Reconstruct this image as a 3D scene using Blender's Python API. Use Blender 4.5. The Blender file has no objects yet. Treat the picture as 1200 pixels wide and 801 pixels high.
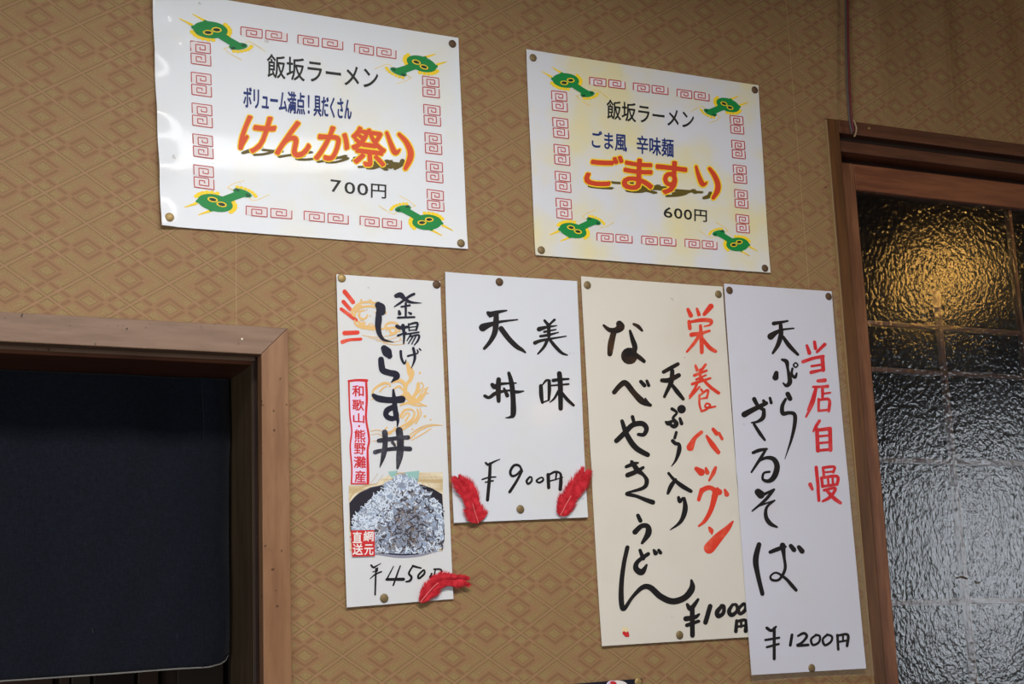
import bpy, bmesh, math, random
from mathutils import Vector, Matrix

S = bpy.context.scene
COL = S.collection
random.seed(7)

# ------------------------------------------------------------------ camera, world, lights, exposure
FPX = 1851.6165
CAM = Vector((0.0, -1.9, 1.3))
ROT = Matrix(((0.90628, -0.05154, -0.41952), (-0.42084, -0.20238, -0.88427), (-0.03932, 0.97795, -0.20511)))
cam_data = bpy.data.cameras.new('camera')
cam = bpy.data.objects.new('camera', cam_data)
COL.objects.link(cam)
cam.matrix_world = Matrix.Translation(CAM) @ ROT.to_4x4()
cam_data.sensor_width = 36.0
cam_data.lens = 36.0 * FPX / 1200.0
cam_data.clip_start = 0.05
S.camera = cam

S.view_settings.view_transform = 'Standard'
S.view_settings.look = 'None'
S.view_settings.exposure = 0.0
S.view_settings.gamma = 1.0
S.view_settings.use_curve_mapping = False

world = bpy.data.worlds.new('room_light')
S.world = world
world.use_nodes = True
world.node_tree.nodes['Background'].inputs[0].default_value = (0.78, 0.88, 1.0, 1)
world.node_tree.nodes['Background'].inputs[1].default_value = 0.05


def area_light(name, loc, target, sx, sy, power, col):
    d = bpy.data.lights.new(name, 'AREA')
    d.shape = 'RECTANGLE'
    d.size, d.size_y, d.energy, d.color = sx, sy, power, col
    o = bpy.data.objects.new(name, d)
    COL.objects.link(o)
    o.location = loc
    o.rotation_euler = (Vector(target) - Vector(loc)).to_track_quat('-Z', 'Y').to_euler()
    return o


# ceiling strip light over the counter, daylight through the shop front behind the photographer,
# and a second window farther right
area_light('ceiling_strip_light', (0.62, -1.0, 2.34), (0.62, -0.99, 0.0), 1.0, 0.24, 25, (1.0, 0.985, 0.96))
area_light('shopfront_daylight', (-1.75, -2.9, 1.15), (0.8, 0, 1.45), 1.9, 1.6, 44, (0.90, 0.95, 1.0))
area_light('side_window_daylight', (5.2, -3.9, 1.72), (1.7, 0, 1.5), 0.8, 1.15, 16, (0.88, 0.93, 1.0))
# warm ceiling bulb hanging to the right
bulb = bpy.data.lights.new('warm_bulb', 'POINT')
bulb.energy, bulb.color, bulb.shadow_soft_size = 2.6, (1.0, 0.54, 0.13), 0.075
bulb_ob = bpy.data.objects.new('warm_bulb', bulb)
bulb_ob.location = (2.45, -0.83, 2.16)
COL.objects.link(bulb_ob)
bulb2 = bulb.copy()
bulb2.energy, bulb2.shadow_soft_size = 0.8, 0.05
bulb2_ob = bpy.data.objects.new('warm_bulb', bulb2)
bulb2_ob.location = (1.83, -1.67, 1.94)
COL.objects.link(bulb2_ob)


# ------------------------------------------------------------------ photo measurements -> points on the wall
def W(px, py, y=0.0):
    """the point of the vertical plane at depth y that was measured at (px, py)"""
    d = ROT @ Vector((px - 600.0, -(py - 400.5), -FPX))
    return CAM + d * ((y - CAM.y) / d.y)


def solve(A, b):
    n = len(b)
    M = [list(r) + [v] for r, v in zip(A, b)]
    for i in range(n):
        k = max(range(i, n), key=lambda r: abs(M[r][i]))
        M[i], M[k] = M[k], M[i]
        for r in range(n):
            if r != i:
                f = M[r][i] / M[i][i]
                M[r] = [a - f * c for a, c in zip(M[r], M[i])]
    return [M[i][n] / M[i][i] for i in range(n)]


def homography(src, dst):
    A, b = [], []
    for (x, y), (u, v) in zip(src, dst):
        A.append([x, y, 1, 0, 0, 0, -u * x, -u * y]); b.append(u)
        A.append([0, 0, 0, x, y, 1, -v * x, -v * y]); b.append(v)
    h = solve(A, b)
    def f(x, y):
        w = h[6] * x + h[7] * y + 1
        return ((h[0] * x + h[1] * y + h[2]) / w, (h[3] * x + h[4] * y + h[5]) / w)
    return f


# ------------------------------------------------------------------ object helpers
def tag(o, label, cat, group=None):
    o['label'] = label
    o['category'] = cat
    if group:
        o['group'] = group
    return o


def empty(name, loc):
    o = bpy.data.objects.new(name, None)
    o.empty_display_size = 0.05
    COL.objects.link(o)
    o.location = loc
    return o


def mesh_obj(name, verts, faces, mats, parent=None, fmats=None, smooth=False):
    """verts in world space; re-based on the parent"""
    base = Vector(parent.location) if parent is not None and parent.parent is None else (
        Vector(parent.location) + Vector(parent.parent.location) if parent is not None else Vector((0, 0, 0)))
    me = bpy.data.meshes.new(name)
    me.from_pydata([tuple(Vector(v) - base) for v in verts], [], faces)
    for m in (mats if isinstance(mats, (list, tuple)) else [mats]):
        me.materials.append(m)
    if fmats:
        me.polygons.foreach_set('material_index', fmats)
    if smooth:
        me.polygons.foreach_set('use_smooth', [True] * len(me.polygons))
    me.update()
    o = bpy.data.objects.new(name, me)
    COL.objects.link(o)
    if parent is not None:
        o.parent = parent
    return o


def box_vf(x0, x1, y0, y1, z0, z1):
    v = [(x, y, z) for x in (x0, x1) for y in (y0, y1) for z in (z0, z1)]
    f = [(0, 1, 3, 2), (4, 6, 7, 5), (0, 4, 5, 1), (2, 3, 7, 6), (0, 2, 6, 4), (1, 5, 7, 3)]
    return v, f


def bevel_box(name, x0, x1, y0, y1, z0, z1, mat, parent=None, r=0.0015):
    v, f = box_vf(x0, x1, y0, y1, z0, z1)
    o = mesh_obj(name, v, f, mat, parent)
    b = o.modifiers.new('bevel', 'BEVEL')
    b.width = r
    b.segments = 2
    return o


def prism_xz(poly, y0, y1):
    """polygon in (x, z) extruded from y0 (front) to y1"""
    n = len(poly)
    v = [(x, y0, z) for x, z in poly] + [(x, y1, z) for x, z in poly]
    f = [tuple(range(n)), tuple(range(2 * n - 1, n - 1, -1))]
    f += [(i, (i + 1) % n, n + (i + 1) % n, n + i)[::-1] for i in range(n)]
    return v, f


# ------------------------------------------------------------------ materials
def srgb(r, g, b):
    def c(v):
        v /= 255.0
        return v / 12.92 if v <= 0.04045 else ((v + 0.055) / 1.055) ** 2.4
    return (c(r), c(g), c(b), 1.0)


class Ex:
    """little expression builder over Math nodes"""
    def __init__(s, nt, sock):
        s.nt, s.s = nt, sock
    def op(s, o, *a):
        n = s.nt.nodes.new('ShaderNodeMath')
        n.operation = o
        for i, v in enumerate((s,) + a):
            if isinstance(v, Ex):
                s.nt.links.new(v.s, n.inputs[i])
            else:
                n.inputs[i].default_value = v
        return Ex(s.nt, n.outputs[0])
    def __add__(s, o): return s.op('ADD', o)
    def __sub__(s, o): return s.op('SUBTRACT', o)
    def __mul__(s, o): return s.op('MULTIPLY', o)
    def near(s, c, w): return s.op('COMPARE', c, w)
    def gt(s, c): return s.op('GREATER_THAN', c)
    def lt(s, c): return s.op('LESS_THAN', c)
    def mx(s, o): return s.op('MAXIMUM', o)
    def mn(s, o): return s.op('MINIMUM', o)


def new_mat(name):
    m = bpy.data.materials.new(name)
    m.use_nodes = True
    nt = m.node_tree
    return m, nt, nt.nodes['Principled BSDF']


def mix(nt, fac, a, b):
    n = nt.nodes.new('ShaderNodeMix')
    n.data_type = 'RGBA'
    for sock, v in ((n.inputs[0], fac), (n.inputs[6], a), (n.inputs[7], b)):
        if isinstance(v, Ex):
            nt.links.new(v.s, sock)
        elif hasattr(v, 'links'):
            nt.links.new(v, sock)
        else:
            sock.default_value = v
    return n.outputs[2]


def noise(nt, scale, detail=3.0, rough=0.5, vec=None, stretch=None):
    n = nt.nodes.new('ShaderNodeTexNoise')
    n.inputs['Scale'].default_value = scale
    n.inputs['Detail'].default_value = detail
    n.inputs['Roughness'].default_value = rough
    tc = nt.nodes.new('ShaderNodeNewGeometry')
    src = tc.outputs['Position']
    if stretch:
        mp = nt.nodes.new('ShaderNodeMapping')
        mp.inputs['Scale'].default_value = stretch
        nt.links.new(src, mp.inputs[0])
        src = mp.outputs[0]
    nt.links.new(src, n.inputs['Vector'])
    return Ex(nt, n.outputs[0])


def ramp(nt, e, lo, hi):
    n = nt.nodes.new('ShaderNodeMapRange')
    n.interpolation_type = 'SMOOTHSTEP'
    n.inputs[1].default_value, n.inputs[2].default_value = lo, hi
    nt.links.new(e.s, n.inputs[0])
    return Ex(nt, n.outputs[0])


def bump(nt, bs, h, dist, strength=1.0):
    n = nt.nodes.new('ShaderNodeBump')
    n.inputs['Distance'].default_value = dist
    n.inputs['Strength'].default_value = strength
    nt.links.new(h.s, n.inputs['Height'])
    nt.links.new(n.outputs[0], bs.inputs['Normal'])
    return n


def flat(name, c, rough=0.6, spec=0.3, coat=0.0, metal=0.0):
    m, nt, b = new_mat(name)
    b.inputs['Base Color'].default_value = c
    b.inputs['Roughness'].default_value = rough
    b.inputs['Specular IOR Level'].default_value = spec
    b.inputs['Coat Weight'].default_value = coat
    b.inputs['Metallic'].default_value = metal
    return m


def wood(name, dark, light, stretch, rough=0.5, scale=1.0, spots=0.0):
    m, nt, b = new_mat(name)
    g = noise(nt, 9.0 * scale, 5, 0.6, stretch=stretch)
    g2 = noise(nt, 3.0, 3, 0.5)
    c = mix(nt, ramp(nt, g, 0.3, 0.72), dark, light)
    c = mix(nt, ramp(nt, g2, 0.45, 0.75) * 0.35, c, dark)
    if spots:
        s = noise(nt, 120.0, 2, 0.5)
        c = mix(nt, ramp(nt, s, 0.70, 0.75) * spots * 0.8, c, srgb(45, 28, 18))
    nt.links.new(c, b.inputs['Base Color'])
    b.inputs['Roughness'].default_value = rough
    b.inputs['Specular IOR Level'].default_value = 0.35
    bump(nt, b, g, 0.0006, 0.5)
    return m


def wallpaper():
    m, nt, b = new_mat('patterned_wallpaper')
    A, Bp, Cp = W(96.5, 114.5), W(47.8, 78), W(142.3, 93)
    e1 = ((A - Bp).x, (A - Bp).z)
    e2 = ((Cp - A).x, (Cp - A).z)
    det = e1[0] * e2[1] - e1[1] * e2[0]
    geo = nt.nodes.new('ShaderNodeNewGeometry')
    sep = nt.nodes.new('ShaderNodeSeparateXYZ')
    nt.links.new(geo.outputs['Position'], sep.inputs[0])
    x = Ex(nt, sep.outputs[0]) - A.x
    z = Ex(nt, sep.outputs[2]) - A.z
    p = x * (e2[1] / det) + z * (-e2[0] / det)
    q = x * (-e1[1] / det) + z * (e1[0] / det)
    du, dv = p.op('PINGPONG', 0.5), q.op('PINGPONG', 0.5)
    mm, nn = du.mx(dv), du.mn(dv)
    par = (p.op('FLOOR') + q.op('FLOOR')).op('FLOORED_MODULO', 2.0).lt(0.5)
    pf, qf = p - p.op('ROUND'), q - q.op('ROUND')
    side = (pf * qf).gt(0.0) * nn.gt(0.145)
    one = par * 0.0 + 1.0
    ring = mm.near(0.195, 0.032)
    rdark = ring * (one - side)
    rpink = mm.near(0.2, 0.085)
    l1 = du.near(0.2, 0.036) * dv.near(0.365, 0.10)
    l2 = dv.near(0.2, 0.036) * du.near(0.365, 0.10)
    cd = l1.mx(l2) * par
    cp = (du.near(0.2, 0.085) * dv.gt(0.2)).mx(dv.near(0.2, 0.085) * du.gt(0.2))
    cp = cp * (par * 0.7 + 0.3)
    thin = du.near(0.5, 0.02).mx(dv.near(0.5, 0.02))
    thind = du.near(0.46, 0.016).mx(dv.near(0.46, 0.016))
    chev = mm.near(0.325, 0.016).mx(mm.near(0.41, 0.016)) * (one - par)
    seam = x.near(W(937, 200).x - A.x, 0.0007).mx(x.near(W(277, 360).x - A.x, 0.0005))
    inner = mm.near(0.108, 0.012)
    pink = rpink.mx(cp).mx(thin).mx(chev * 0.75)
    dark = rdark.mx(cd)
    weave = noise(nt, 700.0, 2, 0.5)
    blot = noise(nt, 5.0, 4, 0.6)
    g = mix(nt, ramp(nt, weave, 0.35, 0.65), srgb(142, 117, 76), srgb(161, 135, 92))
    c = mix(nt, (thind.mx(inner)) * 0.45, g, srgb(112, 82, 50))
    c = mix(nt, pink * 0.9, c, srgb(153, 115, 82))
    c = mix(nt, thin * 0.5, c, srgb(166, 130, 98))
    c = mix(nt, dark * 0.30, c, srgb(96, 68, 44))
    c = mix(nt, ramp(nt, blot, 0.45, 0.8) * 0.28, c, srgb(120, 90, 58))
    c = mix(nt, seam * 0.45, c, srgb(186, 156, 112))
    specks = noise(nt, 55.0, 1, 0.5)
    c = mix(nt, ramp(nt, specks, 0.80, 0.83) * 0.7, c, srgb(50, 35, 22))
    nt.links.new(c, b.inputs['Base Color'])
    b.inputs['Roughness'].default_value = 0.62
    b.inputs['Specular IOR Level'].default_value = 0.25
    bump(nt, b, pink * 0.9 - dark * 0.6 + weave * 0.25, 0.0006, 0.8)
    return m


def paper(name, base, tint, tint_amt, rough=0.45, coat=0.0, bump_amt=0.0, bscale=18.0, rng=(0.48, 0.78)):
    m, nt, b = new_mat(name)
    n = noise(nt, 7.0, 3, 0.6)
    c = mix(nt, ramp(nt, n, *rng) * tint_amt, base, tint)
    fl = noise(nt, 90.0, 1, 0.5)
    c = mix(nt, ramp(nt, fl, 0.79, 0.83) * 0.35, c, srgb(140, 120, 95))
    nt.links.new(c, b.inputs['Base Color'])
    b.inputs['Roughness'].default_value = rough
    b.inputs['Specular IOR Level'].default_value = 0.4
    b.inputs['Coat Weight'].default_value = coat
    b.inputs['Coat Roughness'].default_value = 0.08
    if bump_amt:
        bump(nt, b, noise(nt, bscale, 2, 0.5), bump_amt, 1.0)
    return m


def ink(name, c, c2=None, rough=0.5):
    m, nt, b = new_mat(name)
    if c2:
        n = noise(nt, 45.0, 4, 0.6)
        nt.links.new(mix(nt, ramp(nt, n, 0.45, 0.75), c, c2), b.inputs['Base Color'])
    else:
        b.inputs['Base Color'].default_value = c
    b.inputs['Roughness'].default_value = rough
    b.inputs['Specular IOR Level'].default_value = 0.3
    return m


M = dict(
    wall=wallpaper(),
    casing=wood('worn_casing_wood', srgb(124, 97, 78), srgb(143, 114, 94), (1.2, 8, 8), 0.45, spots=1.0),
    casing_v=wood('worn_casing_wood_upright', srgb(128, 90, 62), srgb(150, 110, 78), (8, 8, 1.0), 0.45, spots=1.0),
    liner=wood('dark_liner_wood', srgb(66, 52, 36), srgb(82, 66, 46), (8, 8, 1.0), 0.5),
    liner_shade=wood('shaded_reveal_wood', srgb(40, 24, 16), srgb(58, 36, 24), (8, 8, 1.0), 0.6),
    post=wood('dark_post_wood', srgb(78, 48, 24), srgb(106, 68, 36), (10, 10, 1.0), 0.4),
    header=wood('header_wood', srgb(78, 46, 32), srgb(104, 64, 44), (1.0, 10, 10), 0.42),
    sash=wood('sash_wood', srgb(112, 70, 46), srgb(150, 100, 70), (10, 10, 1.0), 0.42),
    sash_h=wood('sash_rail_wood', srgb(106, 60, 40), srgb(138, 84, 56), (1.0, 10, 10), 0.42),
    muntin=wood('pale_muntin_wood', srgb(240, 178, 150), srgb(250, 198, 172), (6, 6, 3.0), 0.5),
    groove=flat('groove_shadow_wood', srgb(38, 22, 15), 0.7),
    black=ink('brush_ink', srgb(26, 22, 24), srgb(38, 30, 27)),
    brown_ink=ink('thin_brush_ink', srgb(24, 20, 20), srgb(74, 50, 28)),
    grey_ink=ink('grey_brush_ink', srgb(40, 38, 48), srgb(92, 90, 100)),
    navy_ink=ink('navy_brush_ink', srgb(24, 24, 44)),
    red_ink=ink('red_marker', srgb(224, 62, 42), srgb(236, 104, 76)),
    crimson_ink=ink('red_brush', srgb(212, 44, 50), srgb(226, 78, 80)),
    print_black=ink('printed_black', srgb(38, 38, 34)),
    print_navy=ink('printed_navy', srgb(26, 48, 112)),
    orange=ink('printed_orange', srgb(224, 84, 40)),
    red_orange=ink('printed_red_orange', srgb(208, 70, 42)),
    yellow=ink('printed_yellow', srgb(250, 214, 40)),
    olive=ink('printed_olive', srgb(98, 84, 30)),
    fret=ink('printed_fret_red', srgb(186, 72, 70)),
    fret_fill=ink('printed_fret_tint', srgb(232, 222, 222)),
    green=ink('printed_green', srgb(20, 136, 64)),
    green_dark=ink('printed_dark_green', srgb(18, 84, 52)),
    ochre=ink('printed_ochre', srgb(232, 190, 124)),
    lavender=ink('printed_lavender', srgb(232, 212, 236)),
    seal=ink('seal_red', srgb(208, 44, 46)),
    white_ink=ink('printed_white', srgb(240, 232, 228)),
)


# ------------------------------------------------------------------ room shell
def bez(*a): return a
X_CAS_IN = W(306.3, 415, -0.014).x
Z_CAS_IN = W(306.3, 415, -0.014).z
X_CAS_OUT = W(338, 384, -0.014).x
Z_CAS_OUT = W(338, 384, -0.014).z
X_D0 = -0.60                       # far jamb of the left doorway (outside the photo)
X_P0 = W(1005, 520, -0.012).x      # left edge of the door post
X_P0 = W(1004.5, 520, -0.012).x
Z_HD = W(1010, 141, -0.012).z      # top of the door header
X_W1 = 5.0

xs = [-1.4, X_D0, X_CAS_IN + 0.012]
x = X_CAS_IN + 0.012
fine0 = 1.33
xs += [1.0, fine0]
nf = int((X_W1 - fine0) / 0.012)
x_hole = X_P0 + 0.02
cols = [fine0 + (X_W1 - fine0) * i / nf for i in range(1, nf + 1)]
cols = sorted(set([c for c in cols if abs(c - x_hole) > 0.005] + [x_hole]))
xs += cols
zs = [0.0, 0.6, 1.2, Z_CAS_IN + 0.012, 2.0, Z_HD - 0.02, 2.16, 2.22, 2.3, 2.4, 2.6]


def ripple(x, z):
    a = min(max((x - 1.40) / 0.12, 0), 1) * min(max((z - Z_HD + 0.0) / 0.16, 0), 1)
    if a <= 0:
        return 0.0
    s = math.sin((x - 1.43) * 2 * math.pi / 0.118) + 0.45 * math.sin((x - 1.2) * 2 * math.pi / 0.071 + 1)
    return -a * (0.0052 + 0.0040 * s)


vs = [(xx, ripple(xx, zz), zz) for zz in zs for xx in xs]
fs = []
for j in range(len(zs) - 1):
    for i in range(len(xs) - 1):
        xm, zm = (xs[i] + xs[i + 1]) / 2, (zs[j] + zs[j + 1]) / 2
        if X_D0 < xm < X_CAS_IN + 0.012 and zm < Z_CAS_IN + 0.012:
            continue
        if x_hole < xm < 2.62 and zm < Z_HD - 0.02:
            continue
        a = j * len(xs) + i
        fs.append((a, a + 1, a + 1 + len(xs), a + len(xs)))
wall = mesh_obj('wall_front', vs, fs, M['wall'])
wall['kind'] = 'structure'
so = wall.modifiers.new('thickness', 'SOLIDIFY')
so.thickness = 0.03
so.offset = -1.0


def struct(name, x0, x1, y0, y1, z0, z1, mat):
    v, f = box_vf(x0, x1, y0, y1, z0, z1)
    o = mesh_obj(name, v, f, mat)
    o['kind'] = 'structure'
    return o


struct('floor', -1.4, 5.0, -4.2, 1.6, -0.05, 0.0, wood('floor_boards', srgb(92, 72, 54), srgb(120, 98, 76), (1, 6, 6)))
struct('ceiling', -1.4, 5.0, -4.2, 1.6, 2.6, 2.65, flat('ceiling_board', srgb(96, 84, 70), 0.8))
struct('wall_back', -1.4, 5.0, 1.5, 1.6, 0.0, 2.6, flat('unlit_back_wall', srgb(40, 33, 30), 0.8))

# ---- left doorway
door1 = empty('door_1', (X_CAS_IN, 0, 0))
door1['kind'] = 'structure'
yc = -0.014
poly = [(-1.1, Z_CAS_IN), (X_CAS_IN, Z_CAS_IN), (X_CAS_OUT, Z_CAS_OUT), (-1.1, Z_CAS_OUT)]
v, f = prism_xz(poly, yc, 0.004)
o = mesh_obj('casing_head', v, f, M['casing'], door1)
bv = o.modifiers.new('bevel', 'BEVEL'); bv.width = 0.0012; bv.segments = 2
poly = [(X_CAS_IN, 0.0), (X_CAS_OUT, 0.0), (X_CAS_OUT, Z_CAS_OUT), (X_CAS_IN, Z_CAS_IN)]
v, f = prism_xz(poly, yc, 0.004)
o = mesh_obj('casing_jamb', v, f, M['casing_v'], door1)
bv = o.modifiers.new('bevel', 'BEVEL'); bv.width = 0.0012; bv.segments = 2
# rebate between casing and inner lining, its shade put into the wood colour
bevel_box('rebate_jamb', X_CAS_IN + 0.010, X_CAS_IN + 0.03, 0.0, 0.05, 0.0, Z_CAS_IN + 0.03, M['liner_shade'], door1)
bevel_box('rebate_head', -1.1, X_CAS_IN + 0.03, 0.0, 0.05, Z_CAS_IN + 0.012, Z_CAS_IN + 0.03, M['liner_shade'], door1)
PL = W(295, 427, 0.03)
bevel_box('rebate_shade_strip', PL.x + 0.0005, X_CAS_IN + 0.012, 0.0265, 0.0298, 0.0, PL.z + 0.02, M['liner_shade'], door1)  # dark strip added over the lining's front face, stands in for shade
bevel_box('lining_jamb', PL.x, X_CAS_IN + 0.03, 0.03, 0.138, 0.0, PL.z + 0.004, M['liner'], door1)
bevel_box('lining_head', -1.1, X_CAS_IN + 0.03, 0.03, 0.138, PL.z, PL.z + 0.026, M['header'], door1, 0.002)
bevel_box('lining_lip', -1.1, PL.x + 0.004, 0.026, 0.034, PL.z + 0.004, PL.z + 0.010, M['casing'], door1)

# dim kitchen beyond the doorway: upright boards seen under the curtain
kp = empty('kitchen_cupboard', (0.3, 0.75, 0.0))
tag(kp, 'dim brown wooden cupboard with upright boards, seen below the dark curtain', 'cupboard')
bevel_box('carcass', -0.9, 0.95, 0.72, 1.05, 0.0, 1.62, flat('cupboard_wood', srgb(62, 46, 36), 0.6), kp)
brd = [flat('cupboard_board_brown', srgb(70, 50, 38), 0.55), flat('cupboard_board_dark', srgb(40, 26, 22), 0.6),
       flat('cupboard_board_grey', srgb(66, 56, 48), 0.55)]
for k, (a, bb, mi) in enumerate(((-60, -8, 1), (-6, 62, 0), (70, 82, 0), (84, 106, 2), (110, 158, 1), (162, 186, 0), (208, 262, 2), (268, 296, 1))):
    p0, p1 = W(a, 795, 0.70), W(bb, 795, 0.70)
    bevel_box('upright_board', p0.x, p1.x, 0.70, 0.72, 0.05, 1.6, brd[mi], kp)


# ---- curtain (noren)
def curtain():
    m, nt, b = new_mat('indigo_cotton')
    wv = noise(nt, 700.0, 2, 0.5, stretch=(1, 1, 0.2))
    wh = noise(nt, 700.0, 2, 0.5, stretch=(0.2, 1, 1))
    c = mix(nt, ramp(nt, wv + wh, 0.7, 1.3), srgb(17, 19, 26), srgb(24, 27, 37))
    fl = noise(nt, 80.0, 2, 0.5, stretch=(1.6, 1, 0.25))
    c = mix(nt, ramp(nt, fl, 0.76, 0.80) * 0.25, c, srgb(120, 120, 125))
    nt.links.new(c, b.inputs['Base Color'])
    b.inputs['Roughness'].default_value = 0.9
    b.inputs['Specular IOR Level'].default_value = 0.1
    b.inputs['Sheen Weight'].default_value = 0.1
    bump(nt, b, wv + wh, 0.0005, 0.5)
    hemm = flat('pale_hem_thread', srgb(120, 116, 112), 0.9)
    YC = 0.125
    root = empty('noren_curtain', (W(130, 440, YC).x, YC, W(130, 440, YC).z))
    tag(root, 'dark indigo cloth door curtain hanging in the left doorway', 'curtain')
    bot = [(-160, 812), (0, 797), (120, 789), (200, 783), (240, 781), (256, 777), (263, 773), (266.3, 766)]
    def by(px):
        for (a, ya), (b2, yb) in zip(bot, bot[1:]):
            if a <= px <= b2:
                return ya + (yb - ya) * (px - a) / (b2 - a)
        return bot[-1][1]
    NX, NZ = 110, 70
    def pt(i, j):
        s, t = i / NX, j / NZ
        edge = 267.0 + 2.0 * math.sin(t * 7.0) * math.exp(-((t - 0.2) / 0.12) ** 2)
        px = -160 + (edge + 160) * s
        z1 = W(px, by(px), YC).z
        z0 = PL.z - 0.002
        xx = W(px, 600, YC).x if True else 0
        z = z0 + (z1 - z0) * t
        xx = W(-160, 600, YC).x + (W(edge, 600, YC).x - W(-160, 600, YC).x) * s
        w = 0.25 + 0.75 * t
        fold = 0.004 * w * math.sin(s * 17 + 0.8 * t) + 0.003 * w * math.sin(s * 31 + 2.0 - 1.5 * t)
        diag = 0.0022 * t * math.sin((s * 2.6 + t * 1.1) * 14)
        hang = -0.012 * math.exp(-((t - 0.12) / 0.08) ** 2) * (1 - s ** 8)
        return (xx, YC + fold + diag + hang, z)
    vs = [pt(i, j) for j in range(NZ + 1) for i in range(NX + 1)]
    fs = [(j * (NX + 1) + i, j * (NX + 1) + i + 1, (j + 1) * (NX + 1) + i + 1, (j + 1) * (NX + 1) + i)
          for j in range(NZ) for i in range(NX)]
    o = mesh_obj('cloth', vs, fs, m, root, smooth=True)
    s = o.modifiers.new('thickness', 'SOLIDIFY'); s.thickness = 0.0012
    # double turned side seam
    vs2, fs2 = [], []
    for j in range(NZ + 1):
        for i in (NX - 9, NX):
            px, py, pz = pt(i, j); vs2.append((px + (0.0004 if i == NX else 0), py - 0.0022, pz))
    for j in range(NZ):
        fs2.append((2 * j, 2 * j + 1, 2 * j + 3, 2 * j + 2))
    o = mesh_obj('side_hem', vs2, fs2, m, root, smooth=True)
    s = o.modifiers.new('thickness', 'SOLIDIFY'); s.thickness = 0.001
    vs3, fs3 = [], []
    for i in range(NX + 1):
        a = Vector(pt(i, NZ))
        vs3 += [(a.x, a.y - 0.0016, a.z + 0.0004), (a.x, a.y - 0.0016, a.z - 0.0014), (a.x, a.y + 0.0016, a.z - 0.0014)]
    for i in range(NX):
        k = 3 * i
        fs3 += [(k, k + 3, k + 4, k + 1), (k + 1, k + 4, k + 5, k + 2)]
    mesh_obj('bottom_hem', vs3, fs3, hemm, root)
    return root


curtain()

# ---- right sliding door
door2 = empty('door_2', (X_P0, 0, 0))
door2['kind'] = 'structure'
YS = 0.028                               # face of the sliding sash
def px_x(px, py, y): return W(px, py, y).x
XPR = W(1019.5, 520, -0.012).x           # right edge of the post
edge_m = flat('pale_wallpaper_edge', srgb(150, 122, 84), 0.6)
bevel_box('post', X_P0, XPR, -0.004, 0.09, 0.0, Z_HD, M['post'], door2, 0.002)
bevel_box('edge_strip', X_P0 - 0.0018, X_P0 + 0.0004, -0.0046, 0.0, 0.0, Z_HD - 0.003, edge_m, door2, 0.0003)
XR = 2.62
z = lambda py, y: W(1100, py, y).z
bevel_box('head_board', XPR, XR, -0.003, 0.09, z(170.5, -0.003), z(155.5, -0.003), M['header'], door2)
bevel_box('upper_groove', XPR, XR, 0.012, 0.09, z(184, 0.0), z(168, 0.0), M['groove'], door2)
bevel_box('track_board', XPR, XR, 0.002, 0.09, z(191.5, 0.002), z(179, 0.002), M['header'], door2)
bevel_box('lower_groove', XPR, XR, 0.040, 0.09, z(216, 0.02), z(188, 0.02), M['groove'], door2)
# sash
sx0 = XPR - 0.004
XS = W(1029.5, 520, YS).x
zt, zb = z(203.5, YS), z(233, YS)
bevel_box('sash_stile', sx0, XS, YS, YS + 0.026, 0.05, zt, M['sash'], door2, 0.002)
bevel_box('sash_top_rail', XS, XR - 0.15, YS + 0.0005, YS + 0.026, zb, zt, M['sash_h'], door2, 0.002)
bevel_box('sash_bottom_rail', XS, XR - 0.15, YS + 0.0005, YS + 0.026, 0.05, 0.16, M['sash_h'], door2, 0.002)
bevel_box('far_stile', XR - 0.15, XR + 0.02, YS, YS + 0.026, 0.05, zt, M['sash'], door2, 0.002)
bevel_box('sill', XPR, XR, 0.0, 0.09, 0.0, 0.05, M['header'], door2, 0.002)


def glass_mat():
    m = bpy.data.materials.new('hammered_glass')
    m.use_nodes = True
    nt = m.node_tree
    nt.nodes.clear()
    out = nt.nodes.new('ShaderNodeOutputMaterial')
    mixs = nt.nodes.new('ShaderNodeMixShader')
    tr = nt.nodes.new('ShaderNodeBsdfTransparent')
    tr.inputs[0].default_value = (0.94, 0.92, 0.90, 1)
    gl = nt.nodes.new('ShaderNodeBsdfGlossy')
    gl.inputs['Roughness'].default_value = 0.11
    gl.inputs[0].default_value = (1, 1, 1, 1)
    n1 = noise(nt, 170.0, 1.0, 0.4, stretch=(1.0, 1.0, 0.85))
    n2 = noise(nt, 330.0, 1.0, 0.4)
    b = nt.nodes.new('ShaderNodeBump')
    b.inputs['Distance'].default_value = 0.00062
    b.inputs['Strength'].default_value = 0.8
    nt.links.new((n1 + n2 * 0.35).s, b.inputs['Height'])
    nt.links.new(b.outputs[0], gl.inputs['Normal'])
    fr = nt.nodes.new('ShaderNodeFresnel')
    fr.inputs[0].default_value = 1.65
    nt.links.new(b.outputs[0], fr.inputs['Normal'])
    k = Ex(nt, fr.outputs[0]) * 1.1
    nt.links.new(k.s, mixs.inputs[0])
    nt.links.new(tr.outputs[0], mixs.inputs[1])
    nt.links.new(gl.outputs[0], mixs.inputs[2])
    nt.links.new(mixs.outputs[0], out.inputs[0])
    return m


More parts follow.
